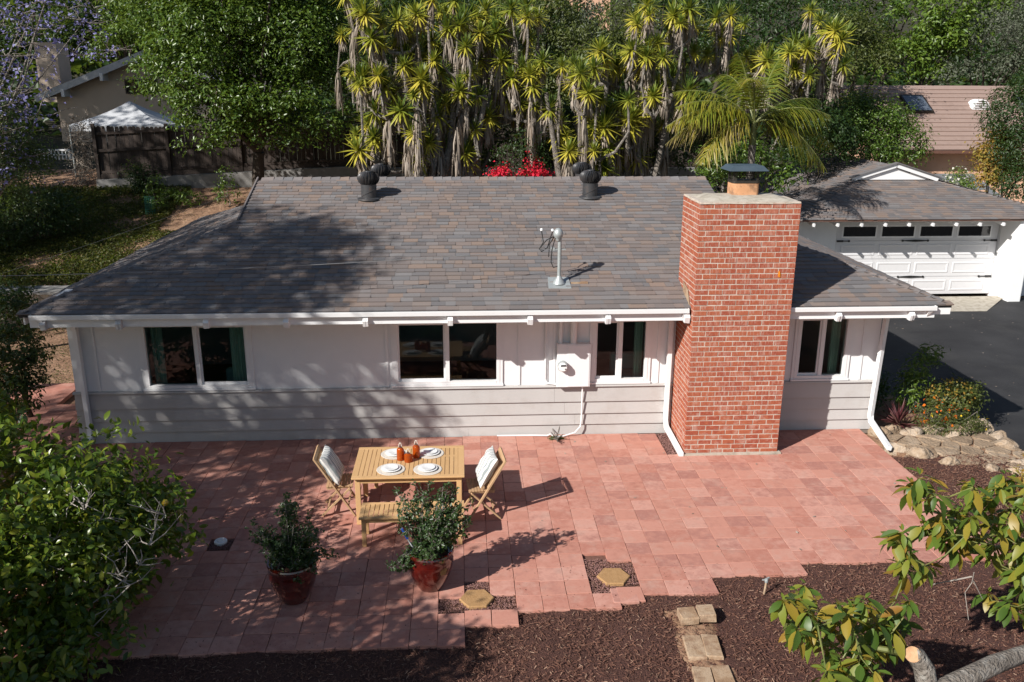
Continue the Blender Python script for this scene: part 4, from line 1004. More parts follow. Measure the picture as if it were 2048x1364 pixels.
# stone retaining wall left of the house
rw = empty('stone_wall', (-11, 8.3, 0)); tag(rw, 'low rubble stone retaining wall beside the side yard', 'wall')
MB().box(-18, -7.75, 8.15, 8.75, -.3, .70).build('wall_core', M['mortar'], rw)
MB().box(-18, -7.70, 8.02, 8.8, .70, .76).build('coping', M['rawconc'], rw)
def rock_geo_old(rx, ry, rz, sub=1):
    V = []; n1, n2 = 5, 8
    for i in range(n1 + 1):
        t = math.pi * i / n1
        for j in range(n2):
            a = 2 * math.pi * j / n2; k = rnd(.82, 1.12) if 0 < i < n1 else 1
            V.append((rx * math.sin(t) * math.cos(a) * k, ry * math.sin(t) * math.sin(a) * k, rz * math.cos(t) * (rnd(.85, 1.05) if 0 < i < n1 else .95)))
    F = [(i * n2 + j, (i + 1) * n2 + j, (i + 1) * n2 + (j + 1) % n2, i * n2 + (j + 1) % n2) for i in range(n1) for j in range(n2)]
    return V, F
def rock_geo(rx, ry, rz):
    import bmesh
    bm = bmesh.new(); bmesh.ops.create_icosphere(bm, subdivisions=3, radius=1.0)
    planes = [(Vector((rnd(-1, 1), rnd(-1, 1), rnd(-.3, 1))).normalized(), rnd(.55, .82)) for _ in range(11)]
    ph = [rnd(0, 6.28) for _ in range(3)]
    for v in bm.verts:
        c = v.co.copy()
        for n, dd in planes:
            e = c.dot(n)
            if e > dd: c -= n * (e - dd) * .92
        k = 1 + .035 * math.sin(7 * c.x + ph[0]) * math.sin(6 * c.y + ph[1]) + .025 * math.sin(13 * c.z + 9 * c.x + ph[2])
        v.co = Vector((c.x * rx * 1.25, c.y * ry * 1.25, c.z * rz * 1.25)) * k
    bm.verts.index_update(); V = [tuple(v.co) for v in bm.verts]; F = [tuple(v.index for v in f.verts) for f in bm.faces]; bm.free(); return V, F
RKM = [mesh_from('stone', *rock_geo(1, .8, .62), M['rock'], True) for _ in range(6)]
off = origin(rw); z = -.05
while z < .65:
    x = -17.8 + rnd(0, .2)
    while x < -7.8:
        s = rnd(.13, .24); put('stone', random.choice(RKM), rw, Vector((x, 8.13, z + rnd(-.03, .03))) - off, (0, rnd(-.3, .3), 0), (s, .13, s * rnd(.7, .95))); x += s * 1.75
    z += .25
# ================================================================ FURNITURE
def slat_top(mb_fn, x0, x1, y0, y1, z, n, th=.02, along='y'): pass
table = empty('dining_table', (-.75, -2.655, 0)); tag(table, 'light teak slatted outdoor table set with white plates and amber lanterns', 'table')
TX0, TX1, TY0, TY1, TZ = -1.52, .02, -3.18, -2.13, .74
MB().box(TX0, TX1, TY0, TY0 + .075, TZ - .025, TZ).box(TX0, TX1, TY1 - .075, TY1, TZ - .025, TZ).box(TX0, TX0 + .085, TY0 + .0752, TY1 - .0752, TZ - .025, TZ - .0008).box(TX1 - .085, TX1, TY0 + .0752, TY1 - .0752, TZ - .025, TZ - .0008).build('top_frame', M['teak'], table, bevel=.004)
ns = 22; wx = (TX1 - TX0 - .17) / ns
for k in range(ns): MB().box(TX0 + .085 + k * wx + .004, TX0 + .085 + (k + 1) * wx - .004, TY0 + .076, TY1 - .076, TZ - .022, TZ - .002).build('top_slat', M['teak'], table)
LX0, LX1, LY0, LY1 = TX0 + .04, TX1 - .04, TY0 + .06, TY1 - .06
MB().box(LX0 + .07, LX1 - .07, LY0 + .005, LY0 + .03, TZ - .11, TZ - .026).box(LX0 + .07, LX1 - .07, LY1 - .03, LY1 - .005, TZ - .11, TZ - .026).box(LX0 + .005, LX0 + .03, LY0 + .07, LY1 - .07, TZ - .11, TZ - .026).box(LX1 - .03, LX1 - .005, LY0 + .07, LY1 - .07, TZ - .11, TZ - .026).build('apron', M['teak'], table)
for x in (LX0, LX1 - .07):
    for y in (LY0, LY1 - .07): MB().box(x, x + .07, y, y + .07, .003, TZ - .026).build('leg', M['teak'], table, bevel=.004)
def bench(y0, y1, label):
    b = empty('bench', (-.68, (y0 + y1) / 2, 0)); tag(b, label, 'bench', 'teak benches')
    X0, X1, z = -1.37, .01, .44
    MB().box(X0, X1, y0, y0 + .05, z - .025, z).box(X0, X1, y1 - .05, y1, z - .025, z).box(X0, X0 + .06, y0 + .0502, y1 - .0502, z - .025, z - .0008).box(X1 - .06, X1, y0 + .0502, y1 - .0502, z - .025, z - .0008).build('seat_frame', M['teak'], b, bevel=.004)
    n = 20; w = (X1 - X0 - .12) / n
    for k in range(n): MB().box(X0 + .06 + k * w + .005, X0 + .06 + (k + 1) * w - .005, y0 + .051, y1 - .051, z - .022, z - .002).build('seat_slat', M['teak'], b)
    MB().box(X0 + .09, X1 - .09, y0 + .04, y0 + .06, z - .09, z - .026).box(X0 + .09, X1 - .09, y1 - .06, y1 - .04, z - .09, z - .026).box(X0 + .045, X0 + .065, y0 + .09, y1 - .09, z - .09, z - .026).box(X1 - .065, X1 - .045, y0 + .09, y1 - .09, z - .09, z - .026).build('apron', M['teak'], b)
    for x in (X0 + .03, X1 - .085):
        for y in (y0 + .03, y1 - .085): MB().box(x, x + .055, y, y + .055, .003, z - .026).build('leg', M['teak'], b, bevel=.003)
bench(-3.76, -3.31, 'light teak slatted bench on the glazed pot side of the table')
bench(-2.02, -1.60, 'light teak slatted bench on the house side of the table')
# folding chairs (seat faces local +x)
def chair(loc, rz, label):
    c = empty('folding_chair', loc, rz); tag(c, label, 'chair', 'folding teak chairs')
    W = .235
    for s in (-1, 1):
        y = s * W
        # long leg: from front foot up to the top of the back
        MB().bar((.26, y, .012), (-.27, y, .90), .022, .045, (0, 1, 0)).build('back_leg', M['teak_grey'], c, local=True)
        y2 = s * (W - .03)
        MB().bar((-.20, y2, .012), (.21, y2, .43), .022, .045, (0, 1, 0)).build('front_leg', M['teak_grey'], c, local=True)
        MB().bar((-.12, y2 - s * .026, .425), (.24, y2 - s * .026, .445), .022, .04, (0, 0, 1)).build('seat_rail', M['teak_grey'], c, local=True)
    for k in range(9):
        x = -.11 + k * .042; MB().box(x - .017, x + .017, -W + .025, W - .025, .447, .461).build('seat_slat', M['teak_grey'], c, local=True)
    d = Vector((-.53, 0, .888)).normalized()
    for t in (.56, .98):
        p = Vector((.26, 0, .012)) + d * 1.034 * t; MB().bar((p.x, -W + .012, p.z), (p.x, W - .012, p.z), .02, .05, d).build('back_rail', M['teak_grey'], c, local=True)
    for k in range(11):
        y = -W + .035 + k * (2 * W - .07) / 10
        p = Vector((.26, y, .012)) + d * 1.034 * .57; q = Vector((.26, y, .012)) + d * 1.034 * .97
        MB().bar(p, q, .022, .010, (0, 1, 0)).build('back_slat', M['teak_grey'], c, local=True)
    MB().bar((.17, -W + .012, .16), (.17, W - .012, .16), .02, .03).build('stretcher', M['teak_grey'], c, local=True)
    MB().bar((-.12, -W + .04, .10), (-.12, W - .04, .10), .02, .03).build('stretcher', M['teak_grey'], c, local=True)
    return c
chair((-1.80, -2.63, 0), .03, 'folding teak chair in the tree shade with a striped cushion at the table end')
chair((.30, -2.86, 0), math.pi + .10, 'folding teak chair in full sun on the chimney side of the table')
# striped cushions
def stripe_mat():
    m = mat('striped_cushion_fabric', [lin(.74, .73, .70)], rough=.95, bump=.4, bscale=60)
    N, L = m.node_tree.nodes, m.node_tree.links; b = N['Principled BSDF']
    tc = N.new('ShaderNodeTexCoord'); wv = N.new('ShaderNodeTexWave'); wv.bands_direction = 'Y'; wv.inputs['Scale'].default_value = 5.6; wv.inputs['Distortion'].default_value = .25
    L.new(tc.outputs['Object'], wv.inputs[0]); rp = N.new('ShaderNodeValToRGB'); e = rp.color_ramp.elements
    e[0].position = .55; e[0].color = lin(.66, .65, .62); e[1].position = .72; e[1].color = lin(.27, .30, .30)
    L.new(wv.outputs[0], rp.inputs[0]); L.new(rp.outputs[0], b.inputs['Base Color']); return m
M['stripe'] = stripe_mat()
def pillow(loc, rot, label, s=.245):
    n = 16; V = []; F = []
    for side in (1, -1):
        base = len(V)
        for i in range(n + 1):
            for j in range(n + 1):
                u, v = -1 + 2 * i / n, -1 + 2 * j / n
                pinch = 1 - .10 * (1 - abs(u) ** 2) * abs(v) ** 3
                px_ = u * (1 - .10 * (1 - v * v) * abs(u)) ; py_ = v * (1 - .10 * (1 - u * u) * abs(v))
                h = max(0, (1 - u ** 4) * (1 - v ** 4)) ** .55
                wr = .012 * math.sin(9 * u + 4 * v * v) * h * abs(v) + .008 * math.sin(13 * v + 5 * u) * h
                V.append((px_ * s, py_ * s, side * (h * .085 + wr * (1 if side > 0 else .4))))
        for i in range(n):
            for j in range(n):
                q = (base + i * (n + 1) + j, base + (i + 1) * (n + 1) + j, base + (i + 1) * (n + 1) + j + 1, base + i * (n + 1) + j + 1)
                F.append(q if side > 0 else q[::-1])
    o = put('cushion', mesh_from('cushion', V, F, M['stripe'], True), None, loc)
    o.rotation_euler = rot; tag(o, label, 'cushion', 'striped cushions'); return o
# local x of the pillow runs up the chair back
pillow((-1.845, -2.66, .715), (0, math.radians(-120), .0), 'grey and cream striped cushion leaning on the shaded folding chair')
pillow((.335, -2.84, .715), (0, math.radians(-60), .10), 'grey and cream striped cushion leaning on the sunlit folding chair')
# place settings
spots = [((-.985, -2.40), 'house side, shaded chair end'), ((-.47, -2.40), 'house side, sunlit chair end'),
         ((-1.0, -2.925), 'pot side, shaded chair end'), ((-.49, -2.945), 'pot side, sunlit chair end')]
for (x, y), w in spots:
    o = MB().lathe([(0, 0), (.195, 0), (.198, .003), (.193, .006), (0, .006)], n=36).build('placemat', M['placemat'], None); o.location = (x, y, TZ + .001)
    tag(o, 'round woven placemat under plates, ' + w, 'placemat', 'place settings')
    o = MB().lathe([(0, 0), (.08, 0), (.085, .006), (.135, .014), (.137, .018), (.133, .019), (.09, .011), (0, .010)], n=40).build('dinner_plate', M['ceramic'], None, True); o.location = (x, y, TZ + .008)
    tag(o, 'large white dinner plate, ' + w, 'plate', 'place settings')
    o = MB().lathe([(0, 0), (.06, 0), (.064, .005), (.10, .013), (.102, .017), (.098, .018), (.066, .009), (0, .008)], n=36).build('side_plate', M['ceramic'], None, True); o.location = (x + .004, y + .003, TZ + .022)
    tag(o, 'smaller white plate stacked on a dinner plate, ' + w, 'plate', 'place settings')
def amber():
    m = bpy.data.materials.new('amber_glass'); m.use_nodes = True; b = m.node_tree.nodes['Principled BSDF']
    N, L = m.node_tree.nodes, m.node_tree.links
    b.inputs['Base Color'].default_value = (.42, .075, .006, 1); b.inputs['Roughness'].default_value = .08; b.inputs['Specular IOR Level'].default_value = .6
    t = N.new('ShaderNodeBsdfTransparent'); t.inputs[0].default_value = (.85, .28, .03, 1)
    mx = N.new('ShaderNodeMixShader'); mx.inputs[0].default_value = .35; L.new(b.outputs[0], mx.inputs[1]); L.new(t.outputs[0], mx.inputs[2]); L.new(mx.outputs[0], N['Material Output'].inputs[0])
    return m
M['amber'] = amber()
def lantern(x, y, r, h, label, round_=False):
    l = empty('lantern', (x, y, TZ + .002)); tag(l, label, 'lantern', 'amber lanterns')
    prof = [(0, 0), (r * .96, 0), (r, .01), (r, h * .55), (r * .98, h * .82), (r * .6, h * .95), (r * .42, h)] if not round_ else [(0, 0), (r * .7, 0), (r, h * .22), (r, h * .42), (r * .75, h * .72), (r * .45, h * .92), (r * .4, h)]
    MB().lathe(prof, n=24).build('glass_body', M['amber'], l, True, True)
    MB().lathe([(r * .45, h), (r * .47, h + .012), (0, h + .014)], n=16).build('lid', M['copper'], l, True, True)
    a = np.linspace(0, math.pi, 11)
    MB().tube([(r * .38 * math.cos(t), 0, h + .005 + .062 * math.sin(t)) for t in a], .006, 7).build('rope_handle', M['placemat'], l, True, True)
lantern(-.885, -2.60, .053, .19, 'tall amber glass lantern at the shaded chair end of the trio')
lantern(-.665, -2.52, .053, .19, 'tall amber glass lantern nearest the house and the sunlit chair')
lantern(-.772, -2.665, .058, .125, 'short round amber lantern in front of the two tall ones')

# ================================================================ generic foliage
def leaf_mesh(name, C, Nn, D, L, Wd, m, fold=.25, bend=.15):
    """kite leaves: 4 points, folded along the midrib. C centres, Nn normals, D directions"""
    n = len(C); D = D - Nn * (D * Nn).sum(1, keepdims=True); D /= np.linalg.norm(D, axis=1, keepdims=True) + 1e-9
    Sd = np.cross(Nn, D); L = L[:, None]; Wd = Wd[:, None]
    base = C - D * L * .5; tip = C + D * L * .5 - Nn * L * bend
    l = C - D * L * .06 + Sd * Wd * .5 + Nn * Wd * fold; r = C - D * L * .06 - Sd * Wd * .5 + Nn * Wd * fold
    V = np.stack([base, r, tip, l], 1).reshape(-1, 3)
    k = np.arange(n)[:, None] * 4
    F = np.concatenate([k + np.array([[0, 1, 2]]), k + np.array([[0, 2, 3]])], 1).reshape(-1, 3)
    return np_mesh(name, V, F, m)
def unit_rows(v): return v / (np.linalg.norm(v, axis=1, keepdims=True) + 1e-9)
def blob_leaves(blobs, nclump, per, spread, leaf, rng, aspect=.48, up=.7, shell=(.55, 1.05), droop=.3, front=.35):
    """clumped leaves spread over ellipsoid blobs; more of them on the side that can be seen"""
    Cs = []; Ns = []
    vol = np.array([b[3] * b[4] + b[4] * b[5] + b[3] * b[5] for b in blobs]); vol = vol / vol.sum()
    for b, fr in zip(blobs, vol):
        k = max(3, int(nclump * fr)); d = unit_rows(rng.normal(0, 1, (k * 2, 3)))
        keep = (rng.random(k * 2) < np.where(d[:, 1] < .35, 1.0, front)) & (d[:, 2] > -.75); d = d[keep][:k]
        r = rng.uniform(shell[0], shell[1], len(d)) ** .7
        c = np.array(b[:3]) + d * r[:, None] * np.array(b[3:6])
        Cs.append(c); Ns.append(d)
    C = np.concatenate(Cs); Nr = np.concatenate(Ns); k = len(C)
    off = rng.normal(0, 1, (k, per, 3)) * np.array([1, 1, .75]); sp = spread * rng.uniform(.6, 1.35, (k, 1, 1))
    P = (C[:, None] + off * sp).reshape(-1, 3)
    nr = unit_rows(unit_rows(off.reshape(-1, 3)) * .55 + np.repeat(Nr, per, 0) * .5 + np.array([0, 0, up]) + rng.normal(0, .45, (k * per, 3)))
    dr = unit_rows(rng.normal(0, 1, (k * per, 3)) + np.repeat(Nr, per, 0) * .6 + np.array([0, 0, -droop]))
    L = leaf * rng.uniform(.65, 1.3, k * per)
    return P, nr, dr, L, L * aspect * rng.uniform(.8, 1.2, k * per), C
def lump_blobs(blobs, k, rng):
    """break each big blob into k smaller boughs sitting on its surface, so the crown reads as lit and dark clumps"""
    out = []
    for b in blobs:
        n = max(4, int(k * (b[3] / 1.5) ** 1.3)); d = unit_rows(rng.normal(0, 1, (n * 2, 3))); d = d[(d[:, 1] < .45) & (d[:, 2] > -.7)][:n]
        for q in d:
            r = rng.uniform(.26, .46) * (b[3] + b[5]) / 2; c = np.array(b[:3]) + q * np.array(b[3:6]) * rng.uniform(.62, .92)
            out.append((c[0], c[1], c[2], r * 1.15, r * 1.15, r * .72))
    return out
def tree(name, label, base, blobs, nclump, per, spread, leaf, m, trunk_r=.14, seed=1, aspect=.48, bark='barkdark', limbs=12, cat='tree', group=None, up=.7, droop=.3, shell=(.55, 1.05), front=.35, twigs=0, lumps=0):
    rng = np.random.default_rng(seed); t = empty(name, base); tag(t, label, cat, group)
    lb = lump_blobs(blobs, lumps, rng) if lumps else blobs
    P, n, d, L, Wd, C = blob_leaves(lb, nclump, per, spread, leaf, rng, aspect, up, shell, droop, front)
    off = np.array(base)
    put('crown', leaf_mesh('crown', P - off, n, d, L, Wd, m), t)
    mb = MB(); b0 = Vector(base); cen = Vector(np.mean([b[:3] for b in blobs], 0)); fork = b0.lerp(cen, .45); fork.z = b0.z + (cen.z - b0.z) * .5
    mb.tube([b0 - Vector((0, 0, .25)), b0.lerp(fork, .5) + Vector((rnd(-.1, .1), rnd(-.1, .1), 0)), fork], [trunk_r * 1.15, trunk_r, trunk_r * .85], 9)
    for i in range(limbs):
        c = Vector(C[rng.integers(len(C))]); mid = fork.lerp(c, .5) + Vector((rnd(-.3, .3), rnd(-.3, .3), rnd(0, .3)))
        mb.tube([fork, mid, c], [trunk_r * .55, trunk_r * .3, trunk_r * .1], 6)
    mb.build('trunk', M[bark], t, True)
    if twigs:
        tw = MB()
        for i in range(twigs):
            c = Vector(C[rng.integers(len(C))]); v = Vector(rng.normal(0, 1, 3)).normalized(); v.z = abs(v.z) * .4
            e = c + v * rnd(.25, .7); tw.tube([c, c.lerp(e, .5) + Vector((0, 0, rnd(-.05, .08))), e], [.012, .008, .004], 4)
        tag(tw.build('twigs', M['bark'], t), kind='stuff')
    return t

# ================================================================ POTTED ROSES
def pot(x, y, label):
    p = empty('flower_pot', (x, y, 0)); tag(p, label, 'pot', 'red glazed pots')
    MB().lathe([(0, .004), (.15, .004), (.165, .03), (.215, .12), (.258, .23), (.28, .33), (.283, .40), (.272, .45), (.282, .47), (.292, .495), (.285, .515), (.262, .515), (.25, .47), (.0, .46)], n=40).build('glazed_body', M['potred'], p, True, True)
    mb = MB()
    for i in range(1): mb.lathe([(0, .475), (.15, .48), (.249, .465)], n=24)
    mb.build('potting_soil', M['mulch'], p, True, True)
def rose(x, y, tips, seed, label, per=1.0):
    """canes arch from the soil to each tip region; leaflets sit along the canes and side shoots"""
    rng = np.random.default_rng(seed); t = empty('rose_bush', (x, y, .47)); tag(t, label, 'rose bush', 'potted rose bushes')
    mb = MB(); Ps = []
    for (a, b, c, r, k) in tips:
        for i in range(int(k * 1.4)):
            s = Vector((x + rng.normal(0, .06), y + rng.normal(0, .06), .47)); e = Vector((x + a + rng.normal(0, r), y + b + rng.normal(0, r), c + rng.normal(0, r * .8)))
            m_ = s.lerp(e, .5) + Vector((rng.normal(0, .05), rng.normal(0, .05), .05))
            pts = [s * (1 - q) ** 2 + m_ * 2 * q * (1 - q) + e * q * q for q in np.linspace(0, 1, 7)]
            mb.tube(pts, [.008 - .0008 * j for j in range(7)], 5)
            for q in np.linspace(.25, 1, int(13 * per)):
                p = s * (1 - q) ** 2 + m_ * 2 * q * (1 - q) + e * q * q; sh = Vector(rng.normal(0, 1, 3)).normalized() * rng.uniform(.03, .13)
                mb.tube([p, p + sh], [.003, .0015], 4)
                for j in range(7): Ps.append(np.array(p + sh * rng.uniform(.3, 1.1)) + rng.normal(0, .018, 3))
    P = np.array(Ps); k = len(P); nn = unit_rows(rng.normal(0, .6, (k, 3)) + np.array([-.2, -.2, .9])); d = unit_rows(rng.normal(0, 1, (k, 3))); L = rng.uniform(.03, .052, k)
    put('foliage', leaf_mesh('foliage', P - np.array((x, y, .47)), nn, d, L, L * .68, M['lf_rose'], .2), t)
    mb.build('stem', M['bark'], t)
pot(-2.02, -4.88, 'dark red glazed pot standing in the tree shade')
pot(-.41, -4.70, 'red glazed pot in sunlight beside the hexagonal stone')
rose(-2.02, -4.88, [(-.02, .02, 1.25, .09, 6), (.05, .05, 1.0, .14, 6), (-.35, 0, .92, .09, 4), (.36, -.05, .80, .10, 5), (.45, -.05, .58, .06, 2), (-.15, -.1, .75, .14, 6), (.15, -.12, .65, .14, 6), (.0, -.22, .45, .10, 4)], 5, 'dark leafy rose bush in the shaded glazed pot')
rose(-.41, -4.70, [(-.15, .05, 1.25, .10, 5), (.08, .05, 1.28, .10, 5), (.28, .02, 1.12, .11, 5), (.42, 0, .95, .08, 4), (-.28, 0, .95, .10, 4), (.1, -.05, .85, .13, 6), (-.34, -.22, .42, .07, 5), (.0, -.1, .65, .12, 4), (.3, -.05, .75, .10, 3)], 6, 'sunlit airy rose bush in the glazed pot beside the hexagonal stone')
tool = empty('hand_trowel', (-.62, -4.63, .5)); tag(tool, 'blue handled hand trowel stuck in the potted rose', 'trowel')
MB().bar((-.62, -4.63, .50), (-.68, -4.60, .60), .016, .016).build('shank', M['galv'], tool); MB().tube([(-.68, -4.60, .60), (-.75, -4.57, .73)], [.018, .014], 8).build('handle', mat('blue_plastic', [lin(.01, .06, .35)], rough=.35), tool, True)
# ================================================================ BIG-LEAVED TREES: real leaf shapes
def leaf_proto(L, Wd, curl, fold, nseg=4):
    """leaf along +x, normal +z, curved down"""
    V = []; F = []
    prof = [(0, .10), (.22, .72), (.5, 1.0), (.78, .68), (1.0, .04)]
    for t, w in prof:
        x = L * t; z = -curl * L * t * t; hw = Wd * .5 * w
        V += [(x, -hw, z + fold * hw), (x, 0, z), (x, hw, z + fold * hw)]
    for i in range(len(prof) - 1):
        a = i * 3; F += [(a, a + 3, a + 4, a + 1), (a + 1, a + 4, a + 5, a + 2)]
    return np.array(V), F
def quat_from(d, n):
    d = Vector(d).normalized(); n = Vector(n); n = (n - d * n.dot(d)).normalized(); y = n.cross(d)
    return Matrix((d, y, n)).transposed().to_quaternion()
def leafy(tree_root, name_crown, leaves, mat_, protos, nobj=300):
    """leaves: list of (pos, dir, normal, scale). first nobj become objects, the rest one mesh"""
    off = origin(tree_root); PMs = [mesh_from('leaf', v, f, mat_, True) for v, f in protos]
    mb = MB()
    for p, d, n, s in leaves[nobj:]:
        v, f = protos[random.randrange(len(protos))]; q = quat_from(d, n).to_matrix(); P = Vector(p)
        mb.add([P + q @ Vector(a * s) for a in v], f)
    crown = mb.build(name_crown, mat_, tree_root, True); crown['kind'] = 'stuff'
    for p, d, n, s in leaves[:nobj]:
        put('leaf', random.choice(PMs), crown, Vector(p) - off, quat_from(d, n), (s, s, s))
    return crown
# ---- avocado tree, right foreground
av = empty('avocado_tree', (3.25, -8.55, -.05)); tag(av, 'avocado tree with large glossy leaves and a sawn-off trunk in the mulch', 'tree')
zA = lambda x, y: (1560 + x / 3.75, 1000 + y / 3.75)
zB = lambda x, y: (1348 + x / 2.76, 870 + y / 2.76)
WA = [(190, 640), (100, 760), (280, 790), (200, 900), (270, 980), (430, 900), (500, 870), (640, 750), (780, 850), (900, 900), (960, 770), (1040, 930), (850, 980), (570, 1020), (660, 1090), (800, 1060), (980, 1010), (370, 1080), (440, 1220), (580, 1270), (350, 1300), (800, 1170), (700, 1290), (480, 1330), (860, 1290), (130, 980), (600, 1180), (560, 800), (720, 940)]
WB = [(1400, 260), (1320, 300), (1450, 330), (1260, 540), (1380, 490), (1220, 590), (1300, 640), (1480, 440), (1560, 420), (1650, 290), (1720, 350), (1600, 560), (1680, 540), (1560, 610), (1740, 660), (1800, 540), (1860, 640), (1900, 500), (1800, 300), (1860, 260), (1390, 720), (1280, 720), (1790, 920), (1890, 760), (1860, 940), (1930, 850), (1640, 460), (1500, 540), (1930, 330), (1750, 450), (1850, 430), (1900, 640), (1950, 600), (1960, 720), (2000, 500), (2010, 300), (1980, 950)]
cents = []
for u, v in WA:
    p = zA(u, v)
    for q in range(2): yy = -7.75 + rnd(-.5, .4) - (v - 900) / 1200; cents.append(atY(p[0] + (rnd(-22, 22) if q else 0), p[1] + (rnd(-18, 18) if q else 0), yy))
for u, v in WB:
    p = zB(u, v)
    for q in range(2): yy = -6.95 + rnd(-.45, .4); cents.append(atY(p[0] + (rnd(-20, 20) if q else 0), p[1] + (rnd(-18, 18) if q else 0), yy))
_pp = lambda c: (lambda v: (1024 + FPX * v[0] / v[2], 682 + FPX * v[1] / v[2]))(RW.T @ (np.array(c) - CAM))
cents = [c for c in cents if math.hypot(_pp(c)[0] - 1835, (_pp(c)[1] - 1318) * .8) > 62]
L_ = []
for c in cents:
    k = random.choice((7, 8, 9, 10)); a0 = rnd(0, 6.28)
    for i in range(k):
        a = a0 + 6.283 * i / k + rnd(-.3, .3); el = rnd(-.75, .15) if i % 3 else rnd(-1.2, -.4)
        d = (math.cos(a) * math.cos(el), math.sin(a) * math.cos(el), math.sin(el)); n = (-d[0] * .5 + rnd(-.3, .3), -d[1] * .5 + rnd(-.3, .3), 1)
        L_.append((tuple(c + np.array(d) * .025 + np.array([0, 0, rnd(-.04, .04)])), d, n, rnd(.55, 1.22)))
    for i in range(2):
        a = rnd(0, 6.28); L_.append((tuple(c + np.array([0, 0, .02])), (math.cos(a) * .6, math.sin(a) * .6, .5), (-math.cos(a), -math.sin(a), .6), rnd(.35, .55)))
AVP = [leaf_proto(.178, .076, c, f) for c, f in ((.22, .25), (.40, .12), (.08, .4), (.6, .2), (.3, -.1))]
leafy(av, 'crown', L_, M['lf_avocado'], AVP)
cut = Vector(atY(1826, 1309, -8.15))
tr = MB()
tr.tube([(3.25, -8.55, -.2), (3.22, -8.5, .5), (cut.x + .17, cut.y - .16, cut.z - .55), (cut.x + .10, cut.y - .02, cut.z - .12), (cut.x + .035, cut.y + .02, cut.z - .02), (cut.x, cut.y - .0, cut.z)], [.17, .15, .10, .085, .075, .062], 14)
e1 = Vector(atY(2070, 1300, -7.7)); e0 = Vector(atY(1900, 1372, -8.25))
tr.tube([(3.25, -8.55, .3), (3.22, -8.5, .9), e0, e0.lerp(e1, .5) + Vector((0, 0, .03)), e1, e1 + Vector((.6, .5, .7))], [.13, .11, .085, .08, .078, .06], 12)
tr.build('trunk', M['bark'], av, True)
dn = Vector((-.55, -.62, .56)).normalized()
MB().tube([cut - dn * .02, cut + dn * .012], .064, 16).build('sawn_end', M['cutwood'], av, True)
br = MB()
hubA = Vector(atY(1720, 1290, -8.0)) ; hubB = e1 + Vector((.1, .3, .3))
for i, c in enumerate(cents):
    c = Vector(c); h = (cut if c.x < hubA.x + .3 else hubA) if i < len(WA) else hubB
    h = hubA if c.y < -7.4 and c.x < hubA.x + .9 else hubB
    near = [Vector(q) for q in cents if (Vector(q) - h).length < (c - h).length - .12]
    if near: h = min(near, key=lambda q: (q - c).length)
    m_ = h.lerp(c, .55) + Vector((rnd(-.03, .03), rnd(-.03, .03), rnd(-.08, -.02)))
    br.tube([h, m_, c + Vector((0, 0, -.01))], [.008, .006, .003], 5)
br.tube([cut - dn * .2, hubA.lerp(cut, .5), hubA], [.03, .025, .018], 6)
tag(br.build('branches', M['palmstem'], av), kind='stuff')
tw = MB(); a = Vector(atY(1948, 1145, -7.0)); b = Vector(atY(1930, 1185, -6.9)); c = Vector(atY(1937, 1240, -6.95)); d_ = Vector(atY(1858, 1170, -6.9)); 
tw.tube([a, Vector(atY(1944, 1165, -6.95)), b, c], [.005, .005, .004, .003], 5); tw.tube([Vector(atY(1944, 1153, -6.95)), Vector(atY(1900, 1162, -6.9)), d_], [.007, .006, .004], 5); tw.tube([Vector(atY(1946, 1160, -6.95)), Vector(atY(1965, 1198, -6.9))], [.006, .003], 5)
tw.build('bare_twig', M['twig'], av)
# ---- citrus tree, left foreground
ct = empty('citrus_tree', (-5.6, -5.0, -.1)); tag(ct, 'citrus tree with glossy leaves and dry twigs overhanging the patio', 'tree')
rng = np.random.default_rng(21)
CB = [(-5.2, -4.9, 1.35, 1.55, 1.5, .95), (-4.35, -4.7, .95, 1.0, 1.0, .75), (-6.3, -4.3, 1.7, .9, 1.0, .65), (-4.6, -5.6, .9, 1.1, .9, .7), (-6.3, -3.4, 1.0, .9, .8, .7), (-7.0, -2.2, 1.3, .7, .8, .8), (-5.0, -6.2, .8, .9, .8, .7), (-3.75, -4.6, .85, .55, .6, .5), (-4.5, -6.6, .55, .8, .6, .5), (-5.0, -3.1, .4, .7, .7, .4), (-4.2, -5.3, .7, .8, .7, .6), (-4.0, -6.1, .45, .6, .6, .45)]
P, nn, d, Ls, Wd, C = blob_leaves(CB, 1500, 13, .11, 1, rng, .45, .55, (.35, 1.05), .35, .8)
Lv = [(tuple(P[i]), tuple(d[i]), tuple(nn[i]), float(Ls[i])) for i in range(len(P))]
toCam = lambda q: (q[0][2] * 1.0 - q[0][1] * .6) + rnd(-.5, .5)
Lv.sort(key=lambda q: -toCam(q))
CTP = [leaf_proto(.105, .052, c, f) for c, f in ((.2, .3), (.3, .2), (.1, .4))]
leafy(ct, 'crown', Lv, M['lf_citrus'], CTP)
mb = MB(); fk = Vector((-5.5, -4.9, .5))
mb.tube([(-5.6, -5.0, -.2), (-5.55, -4.95, .2), fk], [.13, .11, .10], 10)
for i in range(40):
    c = Vector(C[rng.integers(len(C))]); mb.tube([fk, fk.lerp(c, .5) + Vector((rnd(-.1, .1), rnd(-.1, .1), rnd(0, .15))), c], [.04, .02, .006], 6)
mb.build('trunk', M['bark'], ct, True)
tw = MB()
